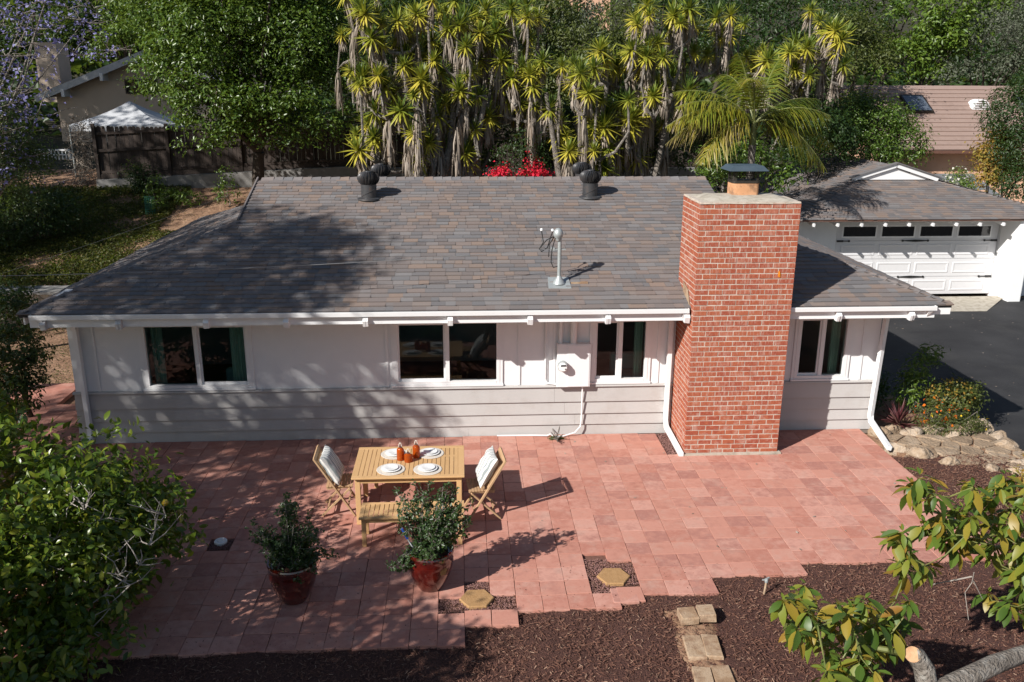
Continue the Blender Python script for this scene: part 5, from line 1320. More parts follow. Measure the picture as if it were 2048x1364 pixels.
for u, v in ((170, 1020), (240, 1150), (260, 1170), (300, 1090), (150, 1000), (210, 1190), (120, 1140), (330, 1030), (60, 1290), (180, 1260), (230, 1110), (280, 1130), (90, 1090), (310, 1060), (200, 1040)):
    p = Vector(atY(u, v, -4.9 - (v - 1000) / 300)); p += (Vector(CAM) - p).normalized() * .5
    for k in range(5):
        e = p + Vector((rnd(-.35, .35), rnd(-.2, .2), rnd(-.15, .3))); m_ = p.lerp(e, .5) + Vector((rnd(-.05, .05), 0, rnd(-.05, .05)))
        tw.tube([p, m_, e], [.008, .006, .003], 4)
        if k < 2: tw.tube([m_, m_ + Vector((rnd(-.15, .15), rnd(-.1, .1), rnd(-.02, .2)))], [.005, .002], 4)
tag(tw.build('dry_twigs', M['twig'], ct), kind='stuff')
for u, v in ((128, 1255), (88, 1312), (330, 1005), (62, 1290)):
    p = atY(u, v, -5.3); f = MB().lathe([(0, -.035), (.025, -.026), (.036, 0), (.026, .026), (0, .035)], (0, 0, 0), 12).build('fruit', mat('citrus_fruit', [lin(.42, .22, .01), lin(.25, .26, .015)], rough=.4, noise=4, nmix=1), ct, True, True); f.location = Vector(p) - origin(ct)

# ================================================================ YUCCAS
def rosette(n, seed, L=.46):
    rng = np.random.default_rng(seed); V = []; F = []; A = []
    for i in range(n):
        t = (i + .5) / n; el = math.radians(86 - 138 * t + rng.normal(0, 7)); az = i * 2.39996 + rng.normal(0, .12)
        l = L * (.75 + .35 * rng.random()) * (0.8 + .25 * math.sin(math.pi * t)); w = .027
        d = np.array([math.cos(az) * math.cos(el), math.sin(az) * math.cos(el), math.sin(el)]); s = np.array([-math.sin(az), math.cos(az), 0]); u = np.cross(s, -d) * -1
        k = len(V); sag = -.10 * l * (1 if el < .7 else .2)
        for (q, ww, dz) in ((.0, .8, 0), (.45, 1.0, sag * .25), (1.0, .05, sag)):
            c = d * l * q + np.array([0, 0, dz]); V += [c - s * w * ww, c + s * w * ww]; A += [np.clip(t * .95 + rng.normal(0, .07), 0, 1)] * 2
        F += [(k, k + 1, k + 3, k + 2), (k + 2, k + 3, k + 5, k + 4)]
    return np_mesh('leaf_rosette', np.array(V), np.array(F), M['yucca'], False, np.array(A))
def skirt(n, seed, L=.5):
    rng = np.random.default_rng(seed); V = []; F = []
    for i in range(n):
        z0 = -rng.uniform(0, .55); az = rng.uniform(0, 6.28); r0 = .05; l = rng.uniform(.28, .5); out = rng.uniform(.03, .13)
        s = np.array([-math.sin(az), math.cos(az), 0]) * .014; o_ = np.array([math.cos(az), math.sin(az), 0]); k = len(V)
        for q, w in ((0, 1.0), (.4, 1.2), (1, .2)):
            c = o_ * (r0 + out * math.sin(q * 1.9)) + np.array([0, 0, z0 - l * q]); V += [c - s * w, c + s * w]
        F += [(k, k + 1, k + 3, k + 2), (k + 2, k + 3, k + 5, k + 4)]
    return np_mesh('dead_skirt', np.array(V), np.array(F), M['deadleaf'])
ROS = [rosette(58, s) for s in range(5)]; SKR = [skirt(60, s, .42) for s in range(4)]
q1 = lambda x, y: (650 + x / 2.9, y / 2.9); q3 = lambda x, y: (1348 + x / 2.9, y / 2.9)
Y_A = [(175, 160), (330, 255), (210, 40), (460, 290), (260, 375), (345, 500), (205, 465), (455, 380), (195, 870), (250, 720), (440, 640), (590, 340), (560, 460), (590, 540), (600, 830)]
Y_B = [(620, 235), (670, 420), (820, 430), (820, 520), (740, 640), (745, 730), (870, 750), (890, 345), (820, 870), (700, 600), (420, 120), (560, 120), (700, 80), (300, 90), (800, 120)]
Y_C = [(990, 105), (900, 190), (1170, 40), (1080, 300), (1145, 390), (1085, 450), (1235, 405), (1145, 520), (995, 520), (1155, 600), (980, 670), (1180, 220), (1300, 630), (1050, 180), (930, 60), (1100, 640)]
Y_D = [(1440, 370), (1480, 400), (1620, 340), (1690, 385), (1540, 540), (1520, 590), (1520, 660), (1640, 680), (1350, 770), (1400, 790), (1550, 770), (1620, 800), (1640, 890), (1620, 980), (1715, 590)]
Y_E = [(1785, 300), (1830, 790), (1910, 680), (1780, 690), (1750, 890), (1810, 910), (1800, 110), (1990, 180), (2010, 450), (1880, 90), (1840, 420), (1900, 560), (1960, 330), (1850, 640), (2020, 90)]
Y_F = [(60, 350), (190, 320), (275, 215), (330, 90), (100, 100), (510, 290), (500, 440), (600, 380), (10, 440), (420, 330)]
Y_G = [(715, 330), (800, 240), (845, 120), (935, 180), (800, 350), (940, 300), (660, 420)]
groups = [('A', [q1(*p) for p in Y_A], 12.2, (858, 352), 'yucca with a pale spreading trunk beside the big green tree'), ('B', [q1(*p) for p in Y_B], 12.8, (908, 352), 'dense tall yucca with stout grey trunk in the middle of the row'),
          ('C', [q1(*p) for p in Y_C], 13.3, (970, 350), 'yucca with many drooping skirts above the red bougainvillea'), ('D', [q1(*p) for p in Y_D], 12.6, (1140, 352), 'slender stemmed yucca behind the turbine vent near the mast'),
          ('E', [q1(*p) for p in Y_E], 13.2, (1290, 350), 'yucca hung with long grey dead skirts beside the palm'), ('F', [q3(*p) for p in Y_F], 14.6, (1440, 350), 'sparse yucca rising behind the palm fronds'),
          ('G', [q3(*p) for p in Y_G], 15.6, (1560, 330), 'yucca with bent branches over the palm crown')]
for gi, (nm, pts, yy, bpx, lab) in enumerate(groups):
    b = atY(*bpx, yy); bz = gz(b[0], yy); y = empty('yucca_tree', (b[0], yy, bz)); tag(y, lab, 'yucca', 'yuccas along the back fence')
    off = Vector((b[0], yy, bz)); base = Vector((b[0], yy, bz)); mb = MB(); hubs = []
    for k in range(4 if gi < 4 else 3):
        top = base + Vector((rnd(-1.3, 1.3), rnd(-.6, .6), rnd(2.6, 4.8))); m_ = base.lerp(top, .45) + Vector((rnd(-.3, .3), rnd(-.2, .2), 0)); s0 = base + Vector((rnd(-.45, .45), rnd(-.3, .3), -.2))
        r = rnd(.13, .22) * (1 if gi < 3 else .6)
        mb.tube([s0, m_, top], [r * 1.25, r * .8, r * .5], 9); hubs += [m_, top, m_.lerp(top, .5)]
    for p in pts + [(a_ + rnd(-34, 34), b_ + rnd(-30, 30)) for a_, b_ in pts + pts[::2] + pts[::3]]:
        c = Vector(atY(p[0], p[1], yy + rnd(-.9, .9))); c.z = max(c.z, bz + .9)
        lo = [h for h in hubs if h.z < c.z - .3] or hubs[:1]
        h = min(lo, key=lambda h: 2.2 * math.hypot(h.x - c.x, h.y - c.y) + .35 * abs(h.z - c.z) + rnd(0, .5))
        el = c + Vector((rnd(-.15, .15), rnd(-.1, .1), -rnd(.6, 1.0)))
        mb.tube([h, Vector((h.x * .45 + el.x * .55, h.y * .45 + el.y * .55, h.z + (el.z - h.z) * .3)), el, c], [.06, .045, .035, .03], 6); hubs.append(el)
        s = rnd(.7, 1.4); lean = (c - el); lean.z *= 1.2
        q = Vector((0, 0, 1)).rotation_difference((lean.normalized() + Vector((rnd(-.35, .25), rnd(-1.0, -.1), .5))).normalized())
        put('leaf_rosette', random.choice(ROS), y, c - off, q @ Quaternion((0, 0, 1), rnd(0, 6.28)), (s, s, s))
        if random.random() < .95: put('dead_skirt', random.choice(SKR), y, c - off - Vector((0, 0, .03)), q @ Quaternion((0, 0, 1), rnd(0, 6.28)), (s * 1.15, s * 1.15, s * rnd(.45, 1.05)))
        if random.random() < .32: put('dead_skirt', random.choice(SKR), y, el - off, Quaternion((0, 0, 1), rnd(0, 6.28)), (s, s, s * rnd(1.0, 1.9)))
    mb.build('trunk', M['bark'], y, True)

# ================================================================ PALM
pl = empty('palm_tree', (8.05, 9.8, gz(8.05, 9.8))); tag(pl, 'feather palm with arching part-brown fronds behind the brick chimney', 'palm')
pc = Vector((8.02, 9.8, 5.0))
mb = MB(); pb = Vector((8.05, 9.8, gz(8.05, 9.8) - .1)); zz = np.linspace(0, 1, 12)
mb.tube([pb.lerp(pc - Vector((0, 0, .7)), t) for t in zz], [.12 - .02 * t + (.008 if i % 2 else 0) for i, t in enumerate(zz)], 12); mb.build('trunk', M['bark'], pl, True)
MB().tube([pc - Vector((0, 0, .75)), pc - Vector((0, 0, .4)), pc], [.10, .085, .05], 10).build('crownshaft', M['palmstem'], pl, True)
def frond(tip, rise, tone, seed, blade=.78):
    rng = np.random.default_rng(seed); p0, p2 = pc + Vector((0, 0, -.1)), Vector(tip); p1 = p0.lerp(p2, .45) + Vector((0, 0, rise))
    bz_ = lambda t: p0 * (1 - t) ** 2 + p1 * 2 * t * (1 - t) + p2 * t * t
    pts = [bz_(t) for t in np.linspace(0, 1, 12)]
    st = MB().tube(pts, [.03 - .025 * i / 11 for i in range(12)], 6).build('frond', M['palmstem'], pl, True)
    V = []; F = []; A = []; n = 78
    for i in range(n):
        t = .14 + .86 * i / n; c = bz_(t); tg = (bz_(min(1, t + .02)) - bz_(t - .02)).normalized(); sd = tg.cross(Vector((0, 0, 1))).normalized(); up = sd.cross(tg)
        l = blade * (math.sin(math.pi * min(1, t * .86 + .16)) ** .6) * rng.uniform(.6, 1.15) + .05
        for s in (-1, 1):
            dr = (sd * s * .85 + tg * .55 + up * rng.uniform(-.35, .3) + tg * rng.normal(0, .15)).normalized(); wv = tg.cross(dr).cross(dr).normalized() * .013
            k = len(V)
            for q, w, g in ((0, .7, 0), (.5, 1, -.12), (1, .1, -.50)):
                pp = c + dr * l * q + Vector((0, 0, g * l * 1.2)); V += [pp - wv * w, pp + wv * w]; A += [float(np.clip(tone + .34 * q * rng.random() + rng.normal(0, .17), 0, 1))] * 2
            F += [(k, k + 1, k + 3, k + 2), (k + 2, k + 3, k + 5, k + 4)]
    off = origin(pl); Vn = np.array([tuple(v - off) for v in V]); put('leaflets', np_mesh('leaflets', Vn, np.array(F), M['palm'], False, np.array(A)), st)
for i, (u, v, yo, rise, tone) in enumerate(((1475, 105, -.2, .5, .18), (1560, 118, .5, .5, .25), (1640, 200, .3, .55, .32), (1662, 232, -.5, .6, .38), (1655, 345, -.6, .95, .62), (1400, 330, -.6, .95, .78), (1345, 185, .2, .7, .3), (1350, 215, -.5, .7, .35), (1375, 245, -.8, .8, .55), (1330, 255, .3, .9, .6), (1600, 290, 1.2, .8, .4), (1500, 160, -1.6, .9, .35), (1440, 150, 1.2, .8, .25), (1668, 300, .9, .9, .55), (1330, 290, .8, 1.0, .85))):
    frond(atY(u, v, 9.8 + yo), rise, tone - .04, i + 60)

# ================================================================ TREES BEHIND
def px_blob(u, v, r, Y, fl=1.0, dy=1.0, oz=0):
    c = atY(u, v, Y); R = r * (Y - CAM[1]) / FPX; return (c[0], c[1], c[2] + oz, R, R * dy, R * fl)
def bg(name, label, blobs, m, leaf, nclump, per, seed, spread=.26, cat='tree', group=None, by=None, **k):
    bl = [px_blob(*b) for b in blobs]; bx, byy = bl[0][0], bl[0][1] + .3; base = (bx, byy, gz(bx, byy))
    return tree(name, label, base, bl, nclump, per, spread, leaf, M[m], seed=seed, cat=cat, group=group, **k)
bg('broadleaf_tree', 'big rounded glossy green tree overhanging the wooden fence', [(490, 120, 150, 14.8), (590, 70, 130, 15.2), (425, 60, 105, 14.9), (385, 165, 72, 14.5), (620, 200, 85, 14.5), (520, 230, 80, 14.2), (420, 225, 70, 14.2), (480, -30, 160, 15.5), (660, 120, 80, 15), (610, 265, 45, 14.2), (400, 265, 45, 14.2), (560, 255, 60, 14.0), (470, 262, 50, 14.0), (370, 225, 40, 14.4), (660, 235, 45, 14.3), (580, 285, 32, 14), (645, 280, 30, 14), (450, 285, 30, 14)], 'lf_green', .13, 3000, 20, 2, spread=.18, trunk_r=.2, aspect=.5, limbs=20, lumps=15, shell=(.75, 1.05))
G = 'trees on the slope behind the garden'
bgl = [
 ('dark leafy tree behind the central yuccas', [(760, 90, 130, 21), (700, 200, 90, 20), (860, 60, 120, 22)], 'lf_dark', .17, 420, 18),
 ('olive green tree between the two yucca clumps', [(1060, 60, 75, 20), (1080, 150, 70, 19), (1020, 110, 60, 19)], 'lf_olive', .15, 330, 20),
 ('fresh green bushy tree below the pale trunk', [(1200, 90, 70, 19), (1170, 160, 70, 18), (1240, 60, 60, 20), (1130, 120, 50, 19)], 'lf_olive', .13, 380, 20),
 ('grey green slender tree with pale trunk under the peach wall', [(1150, 30, 55, 30), (1120, 60, 50, 30)], 'lf_grey', .16, 200, 16),
 ('dark evergreen behind the yuccas near the palm', [(1330, 60, 110, 21), (1400, 160, 100, 20), (1280, 170, 80, 19), (1350, 250, 80, 18)], 'lf_dark', .16, 480, 18),
 ('dense dark oak behind the palm crown', [(1520, 70, 110, 22), (1600, 60, 90, 23), (1620, 160, 80, 21), (1680, 60, 80, 24)], 'lf_dark', .15, 520, 18),
 ('olive topped oak leaning over the tile roof', [(1700, 110, 70, 21), (1660, 190, 70, 19.5), (1690, 240, 60, 18.5)], 'lf_olive', .13, 420, 18),
 ('bright green maple leaved tree behind the peach house', [(1840, 60, 90, 31), (1790, 130, 60, 30), (1900, 20, 80, 32), (1850, 130, 50, 30)], 'lf_bright', .24, 360, 16),
 ('grey green scrubby tree beside the bright green tree', [(1980, 90, 80, 30), (1930, 130, 50, 29), (2040, 70, 70, 30)], 'lf_grey', .15, 420, 18),
 ('tall green tree high on the slope beyond the oaks', [(1760, 20, 100, 38), (1700, 0, 90, 39), (2010, 0, 110, 40)], 'lf_green', .26, 340, 16),
 ('dark conifer behind the neighbour roof', [(190, 50, 70, 37), (230, 90, 50, 36), (160, 10, 70, 38)], 'lf_dark', .22, 300, 16),
 ('yellow green shrub tree above the neighbour gable', [(240, 85, 35, 33), (285, 70, 40, 34), (210, 100, 22, 33)], 'lf_bright', .18, 200, 16),
 ('shadowy tree behind the lilac blossom', [(60, 40, 110, 40), (-10, 120, 80, 38), (110, 110, 50, 38)], 'lf_dark', .24, 340, 16),
 ('mid green tree filling the gap beside the big rounded tree', [(330, 20, 80, 34), (280, 20, 60, 35)], 'lf_green', .22, 260, 16),
 ('broad dark tree closing the view above the yuccas', [(960, -10, 130, 33), (840, 0, 110, 34), (1240, -10, 90, 36), (1010, 60, 70, 30)], 'lf_green', .24, 420, 16),
 ('dark tree on the slope above the palm', [(1420, 0, 130, 36), (1560, -10, 120, 37)], 'lf_dark', .24, 380, 16),
]
for i, (lab, bl, m, lf, nc, per) in enumerate(bgl): bg('slope_tree', lab, bl, m, lf, nc, per, 100 + i, group=G, trunk_r=.16, limbs=10, lumps=9, spread=.24, shell=(.6, 1.05))
U = 'shrubs behind the house'
for i, (lab, bl, m, lf, nc, per) in enumerate([
 ('dark undergrowth bush behind the central yucca trunks', [(930, 290, 70, 15), (1010, 270, 60, 15.2), (860, 270, 50, 15.5)], 'lf_dark', .12, 260, 16),
 ('leafy dark bush beside the bougainvillea', [(1110, 260, 60, 14.8), (1190, 250, 60, 14.8), (1080, 310, 35, 14)], 'lf_dark', .11, 300, 16),
 ('dense green shrub under the right-hand yuccas', [(1260, 270, 60, 14.5), (1330, 290, 60, 14.5), (1400, 250, 55, 15.5)], 'lf_dark', .11, 320, 16),
 ('large green hedge-like shrub overlapping the tile roof', [(1740, 270, 70, 17), (1800, 290, 50, 16.5), (1690, 250, 60, 17), (1780, 240, 40, 17)], 'lf_green', .11, 620, 18),
 ('dark green shrub between the palm and the tile roof', [(1620, 250, 60, 15.5), (1660, 280, 55, 15.5), (1590, 300, 45, 14.5)], 'lf_dark', .12, 360, 16),
 ('oak-like shrub hanging over the garage corner', [(2030, 230, 60, 13.5), (2050, 300, 55, 13), (2040, 370, 40, 12.5), (2060, 180, 40, 14)], 'lf_dark', .09, 750, 18),
 ('golden yellow shrub beside the peach house wall', [(1995, 310, 40, 14.2), (1985, 350, 28, 14.0), (2005, 280, 26, 14.4)], 'lf_gold', .12, 260, 14),
 ('white flowering bush by the grey shed roof', [(1915, 358, 20, 16), (1930, 372, 18, 15.8)], 'lf_bright', .07, 110, 14),
 ('small broad-leaved tree beside the chimney cap', [(1550, 355, 28, 10.2), (1580, 345, 22, 10.4), (1430, 350, 24, 10.2), (1455, 340, 18, 10.3)], 'lf_green', .14, 70, 9),
 ('green bush between the palm trunk and the garage', [(1440, 330, 40, 12.5), (1500, 320, 40, 12.8)], 'lf_green', .11, 180, 14),
 ('thick green vine clump at the foot of the deck railing', [(110, 372, 24, 18.5), (80, 378, 26, 18.5), (140, 385, 20, 18.5)], 'lf_green', .10, 200, 14),
 ('dark vine hanging over the low concrete wall', [(280, 350, 20, 16.4), (285, 380, 18, 16.2)], 'lf_dark', .09, 130, 12),
 ('dark shaded hedge on the side yard slope', [(60, 430, 55, 12), (0, 450, 60, 11.5), (130, 420, 40, 12.5)], 'lf_dark', .10, 420, 14),
 ('dark round bush beside the left roof corner', [(20, 640, 55, 1.2), (40, 700, 50, .6), (10, 740, 50, .2), (20, 590, 40, 1.6), (30, 790, 45, .1), (0, 830, 45, -.2), (55, 760, 30, .4)], 'lf_dark', .075, 520, 14),
]): bg('garden_shrub', lab, bl, m, lf, nc, per, 200 + i, cat='shrub', group=U, trunk_r=.05, limbs=6, spread=.17 if i != 13 else .09)
# white flowers on the flowering bush
def flecks(name, parent, blobs, n, size, m, seed, face=True):
    rng = np.random.default_rng(seed); P, nn, d, L, Wd, C = blob_leaves(blobs, n, 1, .02, size, rng, .8, .4, (.9, 1.15), .1, .3)
    o = put(name, leaf_mesh(name, P - np.array(origin(parent)), nn, d, L, Wd, m, .1), parent); o['kind'] = 'stuff'
fb = [o for o in COL.objects if o.get('label', '').startswith('white flowering bush')][0]
flecks('blossom', fb, [px_blob(1915, 355, 22, 16), px_blob(1930, 370, 20, 15.8)], 90, .10, M['flower_white'], 3)
# bougainvillea
bo = empty('bougainvillea', tuple(atY(1050, 352, 12.0)[:2]) + (gz(0.5, 12),)); tag(bo, 'bright red bougainvillea blooming behind the roof ridge', 'flowering shrub')
BB = [px_blob(1008, 352, 20, 12), px_blob(988, 354, 13, 12), px_blob(1066, 338, 19, 12.3), px_blob(1082, 352, 16, 12), px_blob(1062, 314, 9, 12.5), px_blob(1045, 352, 14, 12), px_blob(1062, 290, 4, 12.6)]
rng = np.random.default_rng(9)
P, nn, d, L, Wd, C = blob_leaves(BB, 150, 9, .09, .065, rng, .85, .4, (.5, 1.1), .1, .4)
put('bracts', leaf_mesh('bracts', P - np.array(origin(bo)), nn, d, L, Wd, M['flower_red'], .2), bo)
P, nn, d, L, Wd, C = blob_leaves([px_blob(1040, 330, 55, 12.6), px_blob(1050, 290, 35, 12.8)], 120, 12, .14, .09, rng, .5, .4)
put('foliage', leaf_mesh('foliage', P - np.array(origin(bo)), nn, d, L, Wd, M['lf_dark']), bo)
mb = MB()
for c in C[::6]: mb.tube([origin(bo), Vector(c)], [.02, .006], 5)
mb.build('stem', M['barkdark'], bo)
# jacaranda, far left
ja = tree('jacaranda_tree', 'jacaranda with bare pale branches and lilac blossom beside the neighbour house', (-11.6, 5.0, gz(-11.6, 5.0)), [px_blob(20, 60, 90, 6), px_blob(120, 30, 80, 6.5), px_blob(40, 170, 60, 5.5), px_blob(10, 250, 60, 5), px_blob(30, 330, 55, 5), px_blob(190, 90, 50, 6.5), px_blob(-40, 300, 70, 5), px_blob(70, 230, 40, 5.5)],
          260, 5, .13, .08, M['flower_lilac'], .085, 31, .7, 'bark', 22, twigs=260, shell=(.3, 1.05), front=1)
rng = np.random.default_rng(33)
P, nn, d, L, Wd, C = blob_leaves([px_blob(10, 260, 60, 5.2), px_blob(20, 340, 55, 5.2), px_blob(-30, 200, 60, 5.5), px_blob(60, 300, 35, 5.4), px_blob(30, 400, 50, 6), px_blob(70, 330, 40, 5.6)], 620, 13, .15, .07, rng, .4, .4, (.2, 1), .3, 1)
put('foliage', leaf_mesh('foliage', P - np.array(origin(ja)), nn, d, L, Wd, M['lf_dark']), ja)
# dead vine column at the end of the fence
vc = empty('vine_column', tuple(atY(160, 380, 17.4)[:2]) + (gz(-12.6, 17.4),)); tag(vc, 'tangled column of dry brown vines at the end of the fence', 'vine')
mb = MB(); rng = np.random.default_rng(44); b0 = atY(160, 240, 17.3); b1 = atY(172, 390, 17.3)
for k in range(240):
    t = rng.random(); c = b0 + (b1 - b0) * t + np.array([rng.normal(0, .26 - .05 * t), rng.normal(0, .2), 0]); v = np.array([rng.normal(0, .25), rng.normal(0, .15), rng.normal(-.12, .25)])
    mb.tube([c, c + v * .5 + rng.normal(0, .05, 3), c + v], [.012, .009, .005], 4)
mb.build('dry_stems', M['deadleaf'], vc)
P = np.repeat((b0 + (b1 - b0) * np.linspace(0, 1, 60)[:, None]), 16, 0) + rng.normal(0, 1, (960, 3)) * np.array([.26, .2, .12])
put('dry_leaves', leaf_mesh('dry_leaves', P - np.array(origin(vc)), unit_rows(rng.normal(0, 1, (960, 3))), unit_rows(rng.normal(0, 1, (960, 3))), rng.uniform(.05, .11, 960), rng.uniform(.03, .05, 960), M['deadleaf']), vc)
# young shrubs on the bare soil bed
for i, (u, v, hpx, Y, m, lab) in enumerate(((312, 410, 70, 14.4, 'lf_green', 'thin young sapling inside a green mesh guard on the soil bed'), (378, 400, 32, 15.0, 'lf_bright', 'small yellow green shrub on the bare soil bed'), (455, 400, 75, 14.8, 'lf_green', 'leggy young rose shrub on the soil bed near the roof gable'), (345, 390, 22, 15.6, 'lf_bright', 'tiny light green plant beside the low concrete wall'))):
    c = atY(u, v, Y); zb_ = gz(c[0], Y); s = (Y - CAM[1]) / FPX; H = hpx * s
    bl = [(c[0], Y, zb_ + H * .35, H * .35, H * .3, H * .3), (c[0] + .05, Y, zb_ + H * .75, H * .22, H * .2, H * .3)] if hpx > 40 else [(c[0], Y, zb_ + H * .5, H * .8, H * .7, H * .45)]
    sp_ = tree('young_shrub', lab, (c[0], Y, zb_), bl, 46, 9, .07, .085, M[m], .018, 300 + i, .55, 'bark', 5, 'shrub', 'young plants on the soil bed')
    if i == 0:
        mb = MB(); n = 14
        for k in range(n):
            a = 6.283 * k / n; mb.tube([(c[0] - .12 + .15 * math.cos(a), Y - .2 + .15 * math.sin(a), zb_ - .05), (c[0] - .12 + .15 * math.cos(a), Y - .2 + .15 * math.sin(a), zb_ + .55)], .005, 4)
        for h in np.linspace(.02, .55, 9): mb.tube([(c[0] - .12 + .15 * math.cos(6.283 * k / n), Y - .2 + .15 * math.sin(6.283 * k / n), zb_ + h) for k in range(n + 1)], .004, 4)
        gd = mb.build('plant_guard', mat('green_plastic_mesh', [lin(.03, .16, .11)], rough=.5), None, loc=(c[0] - .12, Y - .2, zb_)); tag(gd, 'green plastic mesh tube guarding the young sapling', 'plant guard')
# ---- ground cover and grass
def scatter_leaves(name, label, regs, n, leaf, m, seed, hmax=.12, aspect=.5, zf=gz, cat='ground cover'):
    rng = np.random.default_rng(seed); Ps = []
    for (x0, x1, y0, y1, wgt) in regs:
        k = int(n * wgt); X = rng.uniform(x0, x1, k); Y = rng.uniform(y0, y1, k); keep = (np.sin(X * 2.1 + Y) + np.sin(Y * 2.7 - X * 1.2) + rng.normal(0, .7, k)) > -1.2
        Z = ground_h(X, Y) + rng.uniform(0, hmax, k); Ps.append(np.stack([X, Y, Z], -1)[keep])
    P = np.concatenate(Ps); k = len(P); nn = unit_rows(rng.normal(0, .6, (k, 3)) + np.array([0, 0, 1])); d = unit_rows(rng.normal(0, 1, (k, 3)))
    L = leaf * rng.uniform(.6, 1.4, k)
    o = put(name, leaf_mesh(name, P, nn, d, L, L * aspect, M[m])); tag(o, label, cat, kind='stuff')
scatter_leaves('ground_cover', 'dark olive ground cover on the shaded slope beside the house', [(-17, -7.4, 8.8, 12.6, .6), (-16, -9.2, 12.5, 16.8, .4)], 90000, .075, 'lf_cover', 51)
scatter_leaves('hill_scrub', 'leafy scrub covering the far slope', [(-45, 60, 26, 62, 1.0)], 26000, .75, 'lf_dark', 52, 1.6, .5, cat='scrub')
scatter_leaves('soil_litter', 'fallen yellow leaves on the bare soil bed', [(-9.5, -4, 11.5, 16.5, 1)], 900, .045, 'lf_gold', 53, .02, cat='leaf litter')
scatter_leaves('side_yard_grass', 'thin dry grass on the side yard', [(-11, -7.8, 2.5, 8, 1)], 5000, .05, 'lf_cover', 54, .03, .3, cat='grass')
rng = np.random.default_rng(55); k = 500; X = rng.normal(-6.6, .4, k); Y = rng.normal(13.4, .3, k); Z = ground_h(X, Y) + .12
o = put('grass_tuft', leaf_mesh('grass_tuft', np.stack([X, Y, Z], -1), unit_rows(rng.normal(0, 1, (k, 3)) * np.array([1, 1, .1])), unit_rows(rng.normal(0, .3, (k, 3)) + np.array([0, 0, 1])), rng.uniform(.2, .4, k), np.full(k, .014), M['lf_olive'])); tag(o, 'grassy tuft on the soil bed beside the roof', 'grass', kind='stuff')

# ================================================================ FLOWER BED by the driveway
bedz = lambda x, y: -.10 - .30 * float(sstep(8.3, 9.6, np.array(x)))
bd = MB(); n = 14
ring = [(7.35, 3.2), (8.2, 3.0), (8.9, 1.7), (9.45, .75), (9.6, .1), (9.1, -.25), (8.4, -.25), (7.75, -.15), (7.35, -.1)]
bd.add([(8.2, 1.0, -.02)] + [(x, y, -.16 if x < 9 else -.22) for x, y in ring] + [(x, y, -.5) for x, y in ring], [(0, 1 + (i + 1) % 9, 1 + i) for i in range(9)] + [(1 + i, 1 + (i + 1) % 9, 10 + (i + 1) % 9, 10 + i) for i in range(9)])
tag(bd.build('flower_bed', M['soil'], None), kind='structure')
# flagstone pad
fsn = 0
pad = empty('flagstone_pad', (8.5, -.9, -.1)); tag(pad, 'crazy-paved tan flagstone pad between patio and driveway', 'paving')
poly = [(7.20, -.35), (7.7, -.22), (8.6, -.35), (9.35, -.1), (9.75, -1.0), (9.9, -1.75), (9.0, -1.78), (8.2, -1.62), (7.75, -1.28), (7.32, -.98)]
MB().add([(x, y, -.05 - .07 * max(0, x - 8.2)) for x, y in poly] + [(x, y, -.5) for x, y in poly], [tuple(range(10))] + [(i, 10 + i, 10 + (i + 1) % 10, (i + 1) % 10) for i in range(10)]).build('mortar_bed', M['soil'], pad)
import itertools
sites = [(rnd(7.25, 9.85), rnd(-1.75, -.15)) for _ in range(34)]
def inside(x, y):
    c = False; j = len(poly) - 1
    for i in range(len(poly)):
        (xi, yi), (xj, yj) = poly[i], poly[j]
        if (yi > y) != (yj > y) and x < (xj - xi) * (y - yi) / (yj - yi) + xi: c = not c
        j = i
    return c
for _ in range(6):     # relax, then grow each stone towards its neighbours
    new = []
    for i, (x, y) in enumerate(sites):
        fx_ = fy_ = 0
        for j, (a, b) in enumerate(sites):
            if i != j:
                dx, dy = x - a, y - b; r2 = dx * dx + dy * dy + 1e-4
                if r2 < .25: fx_ += dx / r2 * .004; fy_ += dy / r2 * .004
        new.append((x + fx_, y + fy_))
    sites = new
for i, (x, y) in enumerate(sites):
    if not inside(x, y): continue
    P = []
    for k in range(11):
        a = 6.283 * k / 11; r = .55
        for j, (u, v) in enumerate(sites):
            if j == i: continue
            dx, dy = u - x, v - y; dd = math.hypot(dx, dy); ca = (math.cos(a) * dx + math.sin(a) * dy) / dd
            if ca > .05: r = min(r, dd / 2 / ca - .012)
        while r > .04 and not inside(x + r * math.cos(a), y + r * math.sin(a)): r *= .85
        P.append((x + r * math.cos(a), y + r * math.sin(a)))
    zz = lambda u: -.05 - .07 * max(0, u - 8.2); h = rnd(.022, .035)
    MB().add([(u, v, zz(u) - .02) for u, v in P] + [(u, v, zz(u) + h - .008) for u, v in P] + [(x + (u - x) * .93, y + (v - y) * .93, zz(u) + h) for u, v in P],
             [(k, (k + 1) % 11, 11 + (k + 1) % 11, 11 + k) for k in range(11)] + [(11 + k, 11 + (k + 1) % 11, 22 + (k + 1) % 11, 22 + k) for k in range(11)] + [tuple(range(22, 33))]).build('flagstone', M['flag'], pad)
